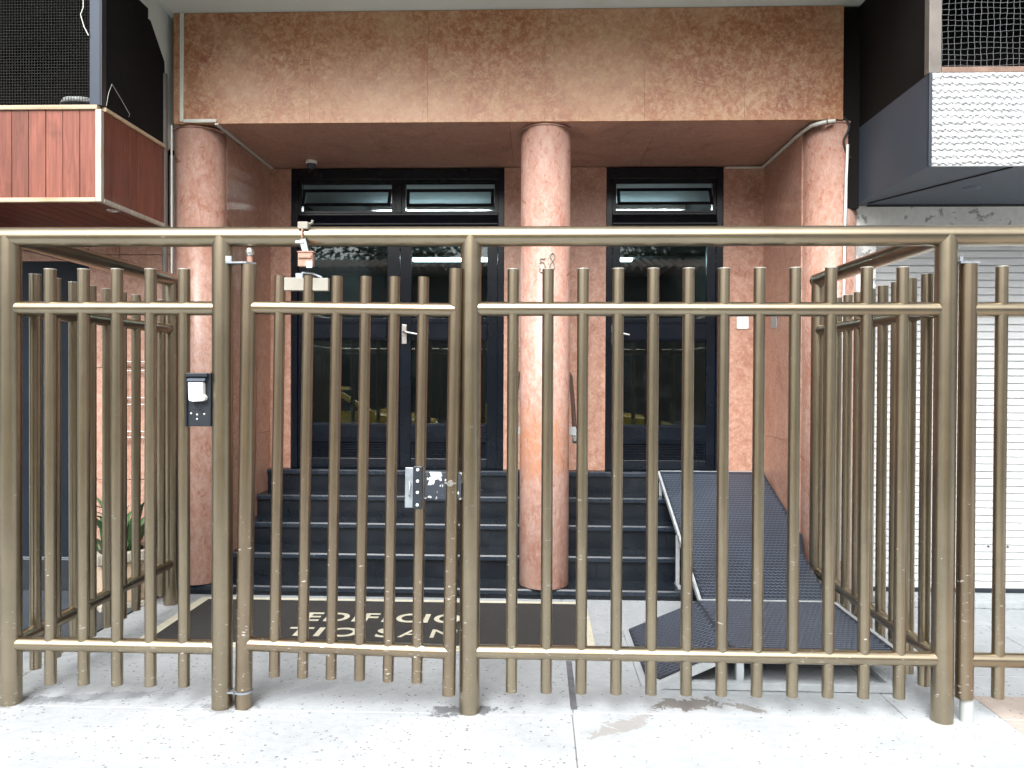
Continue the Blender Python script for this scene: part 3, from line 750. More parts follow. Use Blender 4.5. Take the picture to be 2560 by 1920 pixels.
obj('ramp_plate', quadslab(MB(), [(x, y, zr(y)) for x, y in ramp_poly], 0.006), RU, rp)
xs0, xs1 = 0.523, x0 - 0.021
ys0, ys1 = 3.705, 4.53
zs = lambda x: 0.012 + (zP - 0.012) * (x - xs0) / (xs1 - xs0)
side_poly = [(xs0 + 0.018, ys0 + 0.012), (xs1, 3.745), (xs1, ys1), (xs0 + 0.018, ys1)]
obj('side_plate', quadslab(MB(), [(x, y, zs(x)) for x, y in side_poly], 0.005), RU, rp)
# raised fish-scale studs
def scales(m_, inside, hfun, X0, X1, Y0, Y1, flip=False):
    px, py = 0.0270, 0.0300
    j = 0; y = Y0 + 0.016
    while y < Y1 - 0.010:
        x = X0 + 0.016 + (px / 2 if j % 2 else 0)
        while x < X1 - 0.014:
            if inside(x, y):
                vs_, fs = [], []
                K = 6
                for k in range(K + 1):
                    a = math.pi + math.pi * k / K
                    for r_, h_ in ((0.0082, -0.0005), (0.0108, 0.0028), (0.0128, -0.0005)):
                        if flip: qx, qy = x + r_ * math.sin(a), y + r_ * math.cos(a)
                        else: qx, qy = x + r_ * math.cos(a), y + r_ * math.sin(a)
                        vs_.append((qx, qy, hfun(qx, qy) + h_))
                for k in range(K):
                    b_ = 3 * k
                    fs += [(b_, b_ + 1, b_ + 4, b_ + 3), (b_ + 1, b_ + 2, b_ + 5, b_ + 4)]
                m_.add(vs_, fs, True)
            x += px
        y += py; j += 1
    return m_
sm = MB()
scales(sm, lambda x, y: True, lambda x, y: zP, x0 - 0.02, x1, yA, yBk - 0.012)
scales(sm, lambda x, y: x < x1 - 0.012 or y > 5.26, lambda x, y: zr(y), x0 + 0.014, 1.79, yBk + 0.012, yT - 0.03)
scales(sm, lambda x, y: y > ys0 + 0.03 + (3.745 - ys0 - 0.012) * (x - xs0) / (xs1 - xs0), lambda x, y: zs(x), xs0 + 0.02, xs1, ys0 + 0.012, ys1)
M['stud'] = m_plain('rubber_stud_highlight', (0.10, 0.125, 0.165), 0.34, var=0.15, scale=5)  # paler than the plates: highlights on worn rubber edges put into the colour
obj('tread_studs', sm, M['stud'], rp, kind='stuff')
def sbar(name, p0, p1, wd=0.03, ht=0.03):
    """square steel section from p0 to p1 (centre line of its top face)"""
    p0, p1 = Vector(p0), Vector(p1); d = (p1 - p0).normalized()
    s1 = d.cross(Vector((0, 0, 1))); s1 = (s1 if s1.length > 0.1 else Vector((1, 0, 0))).normalized()
    u1 = s1.cross(d).normalized()
    P = [p + s1 * a * wd / 2 - u1 * b * ht for p in (p0, p1) for b in (0, 1) for a in (-1, 1)]
    return obj(name, MB().add(P, [(0, 1, 3, 2), (4, 6, 7, 5), (0, 4, 5, 1), (2, 3, 7, 6), (0, 2, 6, 4), (1, 5, 7, 3)]), RF, rp, bevel=0.002)
sbar('side_rail', (x0, yBk + 0.01, zP + 0.004), (x0, yT - 0.005, zT + 0.004), 0.018, 0.034)
sbar('side_rail', (x1 - 0.008, yBk + 0.01, zP - 0.010), (x1 - 0.008, 5.02, zr(5.02) - 0.010), 0.026, 0.034)
sbar('joint_strip', (x0 - 0.012, yBk, zP + 0.003), (x1 + 0.003, yBk, zP + 0.003), 0.022, 0.03)
sbar('top_strip', (x0 + 0.016, yT + 0.012, zT + 0.003), (1.79, yT + 0.012, zT + 0.003), 0.020, 0.01)
sbar('platform_edge', (x0 - 0.02, yA - 0.014, zP + 0.002), (x1 + 0.014, yA - 0.014, zP + 0.002), 0.028, 0.03)
sbar('platform_edge', (x1 + 0.013, yA, zP + 0.002), (x1 + 0.013, yBk - 0.013, zP + 0.002), 0.022, 0.03)
sbar('floor_bar', (xs0 + 0.03, 3.715, 0.040), (x1 - 0.005, 3.715, 0.040), 0.035, 0.036)
sbar('floor_bar', (x1 - 0.02, 3.735, 0.032), (x1 - 0.02, yBk, 0.032), 0.03, 0.028)
sbar('entry_strip', (xs0, ys0 + 0.01, 0.014), (xs0, ys1, 0.014), 0.035, 0.014)
sbar('entry_side', (xs0 + 0.02, ys0 - 0.005, 0.020), (xs1, 3.730, zP + 0.001), 0.022, 0.040)
for (x, y, z) in ((x0 + 0.02, 3.755, zP - 0.03), (x0 + 0.02, yBk - 0.03, zP - 0.03), (x1 - 0.01, yBk - 0.03, zP - 0.03)):
    obj('leg', B((x - 0.018, y - 0.018, 0.0), (x + 0.018, y + 0.018, z)), RF, rp, bevel=0.002)
# bent support leg under the side rail, standing on the steps
lg = MB().box((x0 - 0.014, 5.285, 0.087), (x0 + 0.012, 5.311, 0.415)); lg.box((x0 - 0.014, 5.20, 0.0715), (x0 + 0.012, 5.34, 0.087))
obj('support_leg', lg, RF, rp, bevel=0.002)
lg = MB().box((x0 - 0.012, 6.04, 0.577), (x0 + 0.010, 6.06, 0.68))
obj('support_leg', lg, RF, rp)

# ------------------------------------------------------------------ door mat with lettering
mt = thing('door_mat', 'large brown entrance mat with cream border and EDIFÍCIO TIO SAM lettering', 'door mat', (-0.96, 4.6, 0))
mx0, mx1, my0, my1 = -2.252, 0.326, 4.165, 5.09
bw = 0.062
mb = MB().box((mx0 + bw, my0 + bw, 0.002), (mx1 - bw, my1 - bw * 0.8, 0.0105))
obj('mat_field', mb, M['mat_brown'], mt)
for a, b in (((mx0, my0), (mx1, my0 + bw - 0.0005)), ((mx0, my1 - bw * 0.8 + 0.0005), (mx1, my1)), ((mx0, my0 + bw), (mx0 + bw - 0.0005, my1 - bw * 0.8)), ((mx1 - bw + 0.0005, my0 + bw), (mx1, my1 - bw * 0.8))):
    obj('mat_border', B((*a, 0.002), (*b, 0.010)), M['mat_cream'], mt)
def glyph(ch):
    cu = bpy.data.curves.new('letter_curve', 'FONT'); cu.body = ch; cu.size = 1.0; cu.offset = 0.0 if ch in 'MA' else 0.024
    to = bpy.data.objects.new('letter_tmp', cu); col.objects.link(to)
    bpy.context.view_layer.update()
    me = bpy.data.meshes.new_from_object(to.evaluated_get(bpy.context.evaluated_depsgraph_get()))
    bpy.data.objects.remove(to)
    return me
def lettering(text, x0_, x1_, y0_, cap, parent):
    gl_, cur = [], 0.0
    for ch in text:
        if ch == ' ':
            cur += 0.32; continue
        me = glyph(ch); xs = [v.co.x for v in me.vertices]
        gl_.append((me, min(xs), cur)); cur += max(xs) - min(xs) + 0.14
    sx_ = (x1_ - x0_) / (cur - 0.14); sy_ = cap / 0.72
    for me, lo, cx in gl_:
        for v in me.vertices:
            v.co = Vector((x0_ + (v.co.x - lo + cx) * sx_, y0_ + v.co.y * sy_, 0.0125)) - WL[parent.name]
        me.materials.clear(); me.materials.append(M['mat_cream']); me.name = 'letter'
        place(bpy.data.objects.new('letter', me), parent, WL[parent.name])
lettering('EDIFÍCIO', -1.425, -0.465, 4.615, 0.165, mt)
lettering('TIO SAM', -1.455, -0.465, 4.345, 0.150, mt)

# ------------------------------------------------------------------ small things on the entrance
hn = thing('house_number', 'pale script numerals 58 fixed to the middle column', 'house number', (0.06, 5.13, 2.25))
five = [(0.046, 2.292), (0.034, 2.288), (0.022, 2.292), (0.014, 2.286), (0.012, 2.262), (0.024, 2.268), (0.038, 2.258), (0.044, 2.238), (0.040, 2.214), (0.026, 2.200), (0.010, 2.204), (0.006, 2.218), (0.014, 2.224)]
eight = [(0.105, 2.312), (0.098, 2.324), (0.086, 2.325), (0.078, 2.312), (0.080, 2.296), (0.090, 2.278), (0.102, 2.258), (0.106, 2.238), (0.098, 2.221), (0.086, 2.219), (0.076, 2.230), (0.076, 2.246), (0.086, 2.268), (0.098, 2.286), (0.106, 2.300), (0.105, 2.312)]
def smooth_path(pts, k=5):
    P = [Vector((p[0], p[1])) for p in pts]; out = []
    for i in range(len(P) - 1):
        a, b, c_, d = P[max(i - 1, 0)], P[i], P[i + 1], P[min(i + 2, len(P) - 1)]
        for t_ in range(k):
            t = t_ / k
            out.append(0.5 * ((2 * b) + (c_ - a) * t + (2 * a - 5 * b + 4 * c_ - d) * t * t + (3 * b - a - 3 * c_ + d) * t ** 3))
    return out + [P[-1]]
for dg in (five, eight):
    pp = [(p.x, 5.30 - math.sqrt(0.170 ** 2 - (p.x - 0.047) ** 2) - 0.004, p.y) for p in smooth_path(dg)]
    obj('digit', MB().tube(pp, 0.0042, 8), M['numeral'], hn)
pl = thing('cover_plate', 'white rounded blank cover plate on the pier right of the single door', 'cover plate', (1.634, 6.21, 1.94))
rc = []
for (cx, cz, a0) in ((1.670, 1.982, 0), (1.602, 1.982, 90), (1.602, 1.905, 180), (1.670, 1.905, 270)):
    rc += [(cx + 0.013 * math.cos(R(a0 + t_)), cz + 0.013 * math.sin(R(a0 + t_))) for t_ in (0, 30, 60, 90)]
obj('plate', MB().prism(rc, 'y', 6.208, 6.2185), M['white_plastic'], pl)
for z in (1.905, 1.982): obj('screw', MB().cyl((1.636, 6.2065, z), (1.636, 6.2078, z), 0.004, 10), M['zinc'], pl)
pt = MB().box((1.7955, 5.86, 1.88), (1.7995, 6.0, 1.985))
tag(obj('patch_plate', pt, M['grey_plastic'], bevel=0.002), 'small grey square plate on the right side wall of the porch', 'cover plate')
# handrails on both sides of the middle column
for sx_, X in ((1, 0.268), (-1, -0.172)):
    lab = 'brown stair handrail with grey end cap right of the middle column' if sx_ > 0 else 'brown stair handrail hidden behind the left of the middle column'
    hr = thing('handrail', lab, 'handrail', (X, 5.8, 1.2), 'handrails by the middle column')
    obj('rail', MB().tube([(X - 0.02 * sx_, 6.205, 1.53), (X - 0.012 * sx_, 6.05, 1.50), (X, 5.86, 1.30), (X, 5.60, 1.10)], 0.017, 12, 1.0), M['brown_rail'], hr)
    obj('end_cap', MB().tube([(X, 5.60, 1.099), (X, 5.55, 1.03)], 0.0175, 12), M['grey_plastic'], hr)
    xb = 0.047 + sx_ * 0.12
    obj('bracket', MB().box((xb, 5.40, 1.095), (X, 5.43, 1.15)).box((min(X, X), 5.40, 1.118), (X + 0.01, 5.64, 1.130)), M['grey_plastic'], hr)
# dome camera
dc = thing('security_camera', 'small dome camera with pale base under the porch ceiling', 'camera', (-1.79, 6.0, 3.195))
obj('base', MB().lathe((-1.79, 6.0, 3.195), [(0.0, -0.0005), (0.042, -0.0005), (0.044, -0.008), (0.042, -0.026), (0.0, -0.026)], 28), M['white_plastic'], dc)
obj('dome', MB().lathe((-1.79, 6.0, 3.195), [(0.036, -0.0265), (0.036, -0.040), (0.028, -0.058), (0.012, -0.072), (0.0, -0.075)], 28), M['grey_paint'], dc)
obj('lens', MB().cyl((-1.795, 5.985, 3.122), (-1.797, 5.975, 3.104), 0.008, 12), M['black_metal'], dc)
# surface conduits
c1 = thing('cable_conduit', 'pale plastic conduit down the left of the fascia and under the porch ceiling', 'conduit', (-2.4, 5.1, 3.2), 'surface conduits')
cm = MB().box((-2.415, 5.098, 3.207), (-2.390, 5.1095, 3.938)); obj('channel', cm, M['conduit'], c1, bevel=0.002)
cm = MB().box((-2.3895, 5.098, 3.200), (-2.165, 5.1095, 3.223)); obj('channel', cm, M['conduit'], c1, bevel=0.002)
cm = MB().prism([(-2.178, 5.10), (-2.153, 5.10), (-2.160, 6.205), (-2.182, 6.205)], 'z', 3.183, 3.1945); obj('channel', cm, M['conduit'], c1, bevel=0.002)
c2 = thing('cable_conduit', 'pale conduit curving from the right column along the porch ceiling edge', 'conduit', (1.78, 5.6, 3.18), 'surface conduits')
obj('channel', MB().tube([(1.93, 5.098, 3.182), (1.87, 5.10, 3.176), (1.80, 5.16, 3.172), (1.785, 5.30, 3.172), (1.783, 5.8, 3.178), (1.783, 6.19, 3.180)], 0.013, 10), M['conduit'], c2)
obj('channel', MB().tube([(1.783, 6.20, 3.180), (1.70, 6.205, 3.180), (1.49, 6.205, 3.180)], 0.009, 8), M['conduit'], c2)
obj('clip', MB().tube([(1.872, 5.082, 3.192), (1.876, 5.083, 3.16)], 0.003, 6), M['cable'], c2)
c3 = thing('cable_bundle', 'tangle of black cables with a pale conduit beside the right column', 'cable', (2.01, 5.14, 2.9))
for k in range(5):
    o_ = [random.uniform(-0.02, 0.02) for _ in range(8)]
    obj('cable', MB().tube([(p.x, 5.13 + 0.02 * k, p.y) for p in smooth_path([(1.915, 3.20), (1.95, 3.235 + o_[0]), (2.0, 3.23 + o_[1]), (2.025 + o_[2], 3.15), (2.015 + o_[3], 3.06), (2.03 + o_[4], 2.98), (2.05 + o_[5], 2.93 + o_[6])] if k < 2 else
        [(1.93, 3.17 + o_[0]), (1.975, 3.13 + o_[1]), (2.0 + o_[2], 3.06), (2.005 + o_[3], 2.98), (2.0 + o_[4], 2.90), (2.03 + o_[5], 2.87)])], 0.008, 8), M['cable'], c3)
obj('pipe', MB().tube([(2.018, 5.11, 3.03), (2.010, 5.11, 2.8), (2.004, 5.11, 2.45), (2.0, 5.11, 1.8), (2.0, 5.11, 0.3)], 0.009, 10), M['white_plastic'], c3)
obj('cable', MB().tube([(2.022, 5.13, 3.0), (2.020, 5.13, 2.45), (2.014, 5.13, 1.8), (2.014, 5.13, 0.2)], 0.005, 8), M['cable'], c3)
gp = thing('grey_downpipe', 'thin grey metal pipe left of the left column', 'pipe', (-2.5, 5.1, 0))
obj('pipe', MB().cyl((-2.503, 5.085, 0.0), (-2.512, 5.085, 3.52), 0.019, 16), M['brown_steel'], gp)
obj('cable', MB().cyl((-2.470, 5.10, 0.0), (-2.470, 5.10, 3.18), 0.006, 10), M['white_plastic'], gp)

# ------------------------------------------------------------------ shop on the left
ls_ = thing('corner_shop', 'left neighbour shop front with dark door and terracotta stone wall', 'building', (-3.6, 5.25, 0))
obj('wall', B((-9, 5.24, -0.02), (-2.475, 5.6, 3.96)), M['pale_plaster'], ls_)
obj('return_wall', MB().prism([(4.25, 3.862), (4.885, 3.862), (4.885, 3.79), (5.07, 3.60), (5.09, 3.05), (5.239, 3.05), (5.239, 3.9385), (4.25, 3.9385)], 'x', -2.60, -2.514), M['pale_plaster'], ls_)
obj('overhang', B((-9, 4.15, 3.94), (-2.472, 5.6, 4.24)), M['pale_plaster'], ls_)
for (xa, xb) in ((-3.10, -2.88), (-2.88, -2.53)):
    for (za, zb) in ((0.0, 0.78), (0.78, 1.55), (1.55, 2.33), (2.33, 2.62)):
        obj('stone_slab', B((xa + 0.002, 5.20, za + 0.002), (xb - 0.002, 5.239, zb - 0.002)), M['marble_wall'], ls_, at=(xa, 5.2, za), bevel=0.003)
for (xa, xb) in ((-3.6, -3.10),):
    obj('stone_slab', B((xa + 0.002, 5.20, 2.285), (xb - 0.002, 5.239, 2.62)), M['marble_wall'], ls_, at=(xa, 5.2, 2.3), bevel=0.003)
dr = obj('door', B((-3.60, 5.205, 0.24), (-3.105, 5.238, 2.28)), M['navy'], ls_)
obj('kick_plate', B((-3.60, 5.195, 0.0), (-3.105, 5.238, 0.215)), M['black_metal'], dr)
for z in (0.22, 0.232): obj('threshold_trim', B((-3.60, 5.190, z), (-3.105, 5.238, z + 0.006)), M['zinc'], dr)
obj('door', B((-5.0, 5.205, 0.0), (-3.605, 5.238, 2.6)), M['navy'], ls_)
wr = thing('wall_rack', 'rack of thin pale metal rods on the terracotta wall behind the left railing', 'rack', (-2.7, 5.2, 1.1))
for z in (1.075, 1.115, 1.30, 1.345, 1.53, 1.592):
    obj('rod', MB().cyl((-2.83, 5.16, z), (-2.585, 5.16, z), 0.0055, 8), M['steel'], wr)
for x in (-2.83, -2.585):
    obj('upright', MB().cyl((x, 5.165, 1.05), (x, 5.165, 1.62), 0.005, 8), M['steel'], wr)
    obj('wall_fixing', MB().cyl((x, 5.165, 1.33), (x, 5.2, 1.33), 0.006, 8), M['steel'], wr)
# planter and plant
pa = R(40); pc = Vector((-2.73, 4.93, 0))
pz = thing('planter', 'pale clay box planter with rims standing behind the left railing', 'planter', pc, rot=(0, 0, pa))
def rbox(a, b): return MB().box(a, b)
obj('body', MB().add([(-0.12, -0.12, 0.04), (0.12, -0.12, 0.04), (0.12, 0.12, 0.04), (-0.12, 0.12, 0.04), (-0.14, -0.14, 0.30), (0.14, -0.14, 0.30), (0.14, 0.14, 0.30), (-0.14, 0.14, 0.30)],
    [(3, 2, 1, 0), (0, 1, 5, 4), (1, 2, 6, 5), (2, 3, 7, 6), (3, 0, 4, 7), (4, 5, 6, 7)]), M['terracotta_pot'], pz, local=True, bevel=0.006)
rim = MB()
for a, b in (((-0.165, -0.165), (0.165, -0.13)), ((-0.165, 0.13), (0.165, 0.165)), ((-0.165, -0.1295), (-0.13, 0.1295)), ((0.13, -0.1295), (0.165, 0.1295))): rim.box((*a, 0.301), (*b, 0.37))
obj('rim', rim, M['white_trim'], pz, local=True, bevel=0.008)
obj('foot', rbox((-0.145, -0.145, 0.0), (0.145, 0.145, 0.039)), M['white_trim'], pz, local=True, bevel=0.006)
obj('soil', rbox((-0.129, -0.129, 0.3005), (0.129, 0.129, 0.345)), M['bark'], pz, local=True)
for sx_ in (-1, 1):
    for k in range(7):
        z = 0.065 + k * 0.035
        obj('moulded_bead', MB().lathe((sx_ * 0.085, -0.128 - 0.02 * z / 0.3, z), [(0, -0.015), (0.012, -0.010), (0.016, 0), (0.012, 0.010), (0, 0.015)], 10), M['white_trim'], pz, local=True)
plt = thing('potted_plant', 'green leafy plant growing in the clay planter behind the left railing', 'plant', (pc.x, pc.y, 0.34))
rr = random.Random(3)
for k in range(60):
    a = rr.uniform(0, 2 * math.pi); ln = rr.uniform(0.14, 0.46); lean = rr.uniform(0.2, 1.0); wd = rr.uniform(0.016, 0.032)
    bx, by = rr.uniform(-0.12, 0.12), rr.uniform(-0.10, 0.10)
    vs_, fs = [], []
    S = 7
    for i in range(S + 1):
        t = i / S
        d = lean * ln * t ** 1.6; z = 0.344 + ln * t - 0.35 * lean * ln * t ** 3
        wdt = wd * math.sin(math.pi * min(1, 0.15 + 0.85 * t)) + 0.001
        cx, cy = pc.x + bx + d * math.cos(a), pc.y + by + d * math.sin(a)
        nx, ny = -math.sin(a), math.cos(a)
        vs_ += [(cx + nx * wdt, cy + ny * wdt, z + wdt * 0.4), (cx, cy, z), (cx - nx * wdt, cy - ny * wdt, z + wdt * 0.4)]
    for i in range(S):
        b_ = i * 3
        fs += [(b_, b_ + 1, b_ + 4, b_ + 3), (b_ + 1, b_ + 2, b_ + 5, b_ + 4)]
    obj('leaf', MB().add(vs_, fs, True), M['leaf'], plt)

# timber clad bay with insect screen above the left shop
bx = thing('timber_clad_bay', 'red timber clad bay with pale trim and dark screen, upper left', 'bay', (-3.3, 4.7, 2.5))
XB, YBX = -2.505, 4.33
zb0, zb1 = 2.505, 3.02
for i in range(16):
    xb = -2.533 - 0.0998 * i
    obj('plank', B((xb - 0.0998 + 0.0015, YBX + random.uniform(0, 0.002), zb0 + 0.012), (xb - 0.0015, YBX + 0.018, zb1)), M['wood'], bx, at=(xb, YBX, zb0), bevel=0.002)
for i in range(8):
    ya = YBX + 0.02 + 0.097 * i
    obj('plank', B((XB - 0.018, ya + 0.0012, zb0 + 0.012), (XB - random.uniform(0, 0.002), ya + 0.097 - 0.0012, zb1)), M['wood'], bx, at=(XB, ya, zb0), bevel=0.002)
for i in range(16):
    xb = -2.53 - 0.0998 * i
    obj('soffit_plank', B((xb - 0.0998 + 0.0018, YBX + 0.02, zb0 + 0.002), (xb - 0.0018, 5.16, zb0 + 0.0115)), M['wood_y'], bx, at=(xb, 4.7, zb0))
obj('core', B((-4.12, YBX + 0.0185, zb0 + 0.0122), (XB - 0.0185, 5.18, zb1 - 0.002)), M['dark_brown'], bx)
obj('top_trim', B((-4.12, YBX - 0.012, zb1 + 0.0005), (XB - 0.02, YBX + 0.03, zb1 + 0.026)), M['pale_trim'], bx, bevel=0.003)
obj('bottom_trim', B((-4.12, YBX - 0.010, zb0 - 0.012), (XB - 0.032, YBX + 0.0195, zb0 + 0.0118)), M['pale_trim'], bx, bevel=0.003)
obj('corner_trim', B((XB - 0.0315, YBX - 0.011, zb0 - 0.012), (XB + 0.004, YBX + 0.0198, zb1)), M['white_trim'], bx, bevel=0.003)
obj('side_trim', B((XB - 0.0195, YBX + 0.031, zb1 + 0.0005), (XB + 0.008, 5.12, zb1 + 0.024)), M['pale_trim'], bx, bevel=0.003)
obj('side_trim', B((XB - 0.0195, YBX + 0.0205, zb0 - 0.012), (XB + 0.006, 5.12, zb0 + 0.0115)), M['white_trim'], bx, bevel=0.003)
obj('screen_post', B((XB - 0.072, YBX + 0.002, zb1 + 0.0265), (XB - 0.010, YBX + 0.05, 3.80)), M['slate_steel'], bx, bevel=0.003)
obj('screen_post', B((XB - 0.009, YBX + 0.004, zb1 + 0.0265), (XB - 0.001, YBX + 0.05, 3.80)), M['black_metal'], bx)
obj('side_screen', MB().prism([(YBX + 0.051, zb1 + 0.025), (5.10, zb1 + 0.025), (5.085, 3.60), (4.90, 3.79), (YBX + 0.051, 3.80)], 'x', XB - 0.012, XB - 0.006), M['dark_screen'], bx)
obj('screen_top', B((-4.12, YBX + 0.002, 3.801), (XB - 0.012, 4.88, 3.86)), M['dark_brown'], bx)
obj('screen_top', B((-4.12, 4.881, 3.801), (-2.603, 5.235, 3.86)), M['dark_brown'], bx)
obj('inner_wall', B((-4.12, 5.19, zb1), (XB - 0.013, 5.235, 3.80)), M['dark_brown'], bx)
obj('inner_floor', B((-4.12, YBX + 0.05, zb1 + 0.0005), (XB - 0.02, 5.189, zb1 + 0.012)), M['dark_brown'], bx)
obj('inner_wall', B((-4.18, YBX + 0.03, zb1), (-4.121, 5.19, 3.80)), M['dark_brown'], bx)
wm = MB()
ww = 0.0020
z = zb1 + 0.035
while z < 3.80:
    wm.box((-4.12, YBX + 0.018, z), (XB - 0.0725, YBX + 0.0195, z + ww)); z += 0.0165
x = -4.115
while x < XB - 0.075:
    wm.box((x, YBX + 0.0197, zb1 + 0.027), (x + ww, YBX + 0.0212, 3.80)); x += 0.0165
obj('insect_screen', wm, M['mesh_dark'], bx, kind='stuff')
dl = thing('recessed_downlight', 'small chrome downlight set into the timber soffit of the left bay', 'downlight', (-2.60, 4.62, zb0))
obj('bezel', MB().lathe((-2.60, 4.62, zb0 + 0.0015), [(0.022, 0.004), (0.022, -0.002), (0.036, -0.006), (0.040, 0.0), (0.0, 0.002)], 24), M['steel'], dl)
lp = thing('pendant_lamp', 'pale dome lamp standing behind the dark insect screen, upper left', 'lamp', (-2.86, 4.75, zb1 + 0.02))
obj('stem', MB().cyl((-2.86, 4.75, zb1 + 0.013), (-2.86, 4.75, zb1 + 0.17), 0.012, 12), M['grey_plastic'], lp)
obj('shade', MB().lathe((-2.86, 4.75, zb1 + 0.16), [(0.0, 0.055), (0.06, 0.05), (0.12, 0.03), (0.135, 0.0), (0.12, -0.004), (0.0, 0.01)], 32), M['grey_plastic'], lp)
tag(obj('loose_wire', MB().tube([(-2.61, YBX - 0.005, 3.70), (-2.605, YBX - 0.01, 3.60), (-2.622, YBX - 0.008, 3.56), (-2.60, YBX - 0.012, 3.49), (-2.575, YBX - 0.01, 3.44)], 0.0028, 6), M['conduit']), 'frayed pale wire dangling beside the steel screen post', 'wire')
tag(obj('loose_wire', MB().tube([(XB + 0.005, 4.37, 3.055), (XB + 0.012, 4.38, 3.13), (XB + 0.01, 4.42, 3.20), (XB + 0.008, 4.52, 3.15), (XB + 0.008, 4.62, 3.09), (XB + 0.012, 4.60, 3.07)], 0.0014, 6), M['conduit']), 'bent pale wire against the dark side screen', 'wire')

# ------------------------------------------------------------------ shop on the right
rs = thing('shuttered_shop', 'right neighbour shop front of white peeling plaster above a roller shutter', 'building', (3.0, 5.3, 0))
q = N('peeling_white_plaster')
pn = q.noise(q.pos, 9, 7, 0.65, 0.4)
flk = q.ramp(pn, [(0.40, 1.0), (0.43, 0.0)])
cc = q.mix(flk, q.mix(q.ramp(q.noise(q.pos, 30, 4), [(0.3, 0), (0.7, 1)]), (0.70, 0.71, 0.69), (0.80, 0.81, 0.80)), (0.40, 0.41, 0.40))
q.bump(q.math('ADD', q.math('MULTIPLY', flk, -1.0), q.math('MULTIPLY', pn, 0.5)), 0.7, 0.008)
M['peel'] = q.fin(cc, 0.75)
obj('wall', B((2.03, 5.22, -0.02), (2.255, 5.7, 3.95)), M['peel'], rs)
obj('lintel', B((2.256, 5.22, 2.40), (6.5, 5.7, 3.95)), M['peel'], rs)
obj('overhang', B((1.997, 4.15, 3.951), (6.5, 5.7, 4.25)), M['pale_plaster'], rs)
obj('corner_infill', B((1.988, 5.14, 2.62), (2.105, 5.219, 3.94)), M['dark_brown'], rs)
obj('sill', B((2.256, 5.10, 0.0), (6.5, 5.5, 0.045)), M['pave_plain'], rs, bevel=0.006)
sh = thing('roller_shutter', 'closed white ribbed roller shutter behind the right railing', 'roller shutter', (3.5, 5.33, 0.05))
prof = [(5.330, 0.0), (5.330, 0.042), (5.342, 0.044), (5.342, 0.049), (5.330, 0.051), (5.330, 0.090), (5.343, 0.092), (5.343, 0.0995), (5.350, 0.0995), (5.350, 0.0)]
sl0 = None
for k in range(24):
    z = 0.075 + 0.100 * k
    if sl0 is None:
        sl0 = obj('slat', MB().prism([(y, z + dz) for y, dz in prof], 'x', 2.275, 6.0), M['shutter'], sh, at=(3.5, 5.33, z))
    else:
        copy_at(sl0, (3.5, 5.33 + random.uniform(-0.001, 0.001), z), sh)
obj('bottom_bar', B((2.275, 5.318, 0.047), (6.0, 5.35, 0.074)), M['black_metal'], sh)
obj('guide_rail', B((2.2555, 5.30, 0.047), (2.2745, 5.37, 2.399)), M['shutter'], sh)
for k in range(14):
    obj('rivet', MB().cyl((2.42 + 0.13 * k, 5.3185, 0.36), (2.42 + 0.13 * k, 5.3295, 0.36), 0.006, 8), M['black_metal'], sh)
# hanging bay above it
rb = thing('textured_panel_bay', 'grey projecting bay with white rippled front panel and wire mesh, upper right', 'bay', (2.8, 4.7, 2.65))
XS, YS = 2.105, 4.235
z0, z1 = 2.650, 3.150
obj('side_panel', B((XS, YS + 0.014, z0), (XS + 0.02, 5.215, z1)), M['grey_paint'], rb)
obj('edge_strip', B((XS - 0.002, YS - 0.004, z0 - 0.002), (XS + 0.014, YS + 0.0135, z1 + 0.002)), M['slate_steel'], rb, bevel=0.002)
gm = obj('underside', B((XS + 0.0205, YS + 0.014, z0 + 0.001), (4.2, 5.215, z0 + 0.02)), M['grey_paint'], rb)
for (a, b) in (((2.56, 4.26), (2.16, 5.12)),):
    d = Vector((b[0] - a[0], b[1] - a[1])); nn = Vector((-d.y, d.x)).normalized() * 0.008
    obj('seam', MB().prism([(a[0] - nn.x, a[1] - nn.y), (b[0] - nn.x, b[1] - nn.y), (b[0] + nn.x, b[1] + nn.y), (a[0] + nn.x, a[1] + nn.y)], 'z', z0 - 0.006, z0 + 0.0005), M['cable'], gm)
obj('seam', B((2.18, 5.17, z0 - 0.008), (4.2, 5.20, z0 + 0.0005)), M['cable'], gm)
obj('lamp_stub', MB().lathe((2.60, 4.72, z0), [(0.0, -0.012), (0.02, -0.012), (0.05, -0.004), (0.055, 0.0005)], 20), M['grey_paint'], gm)
# rippled front panel
xa, xb_, NXp, NZp = XS + 0.0145, 3.3, 260, 170
vs_, fs = [], []
for j in range(NZp + 1):
    zz = z0 + (z1 - z0) * j / NZp
    for i in range(NXp + 1):
        xx = xa + (xb_ - xa) * i / NXp
        ro = zz / 0.0355
        wv = 0.16 * math.sin(2 * math.pi * xx / 0.038 + 1.9 * math.floor(ro)) + 0.30 * (mnoise.noise((xx * 9, zz * 9, 0.3)) + 0.4 * mnoise.noise((xx * 40, zz * 40, 4.1)))
        fr_ = (ro + wv) % 1.0
        dpt = 0.0075 * (1 - fr_) ** 0.8 + 0.0045 * mnoise.noise((xx * 55, zz * 70, 7.7))
        vs_.append((xx, YS - dpt, zz))
for j in range(NZp):
    for i in range(NXp):
        a = j * (NXp + 1) + i
        fs.append((a, a + 1, a + NXp + 2, a + NXp + 1))
q = N('weathered_white_panel')
dn = q.noise(q.pos, 6, 6, 0.65)
cc = q.mix(q.ramp(dn, [(0.35, 0.0), (0.75, 0.6)]), (0.46, 0.48, 0.50), (0.27, 0.265, 0.255))
sepz = q.n('ShaderNodeSeparateXYZ'); q.set(sepz.inputs[0], q.pos)
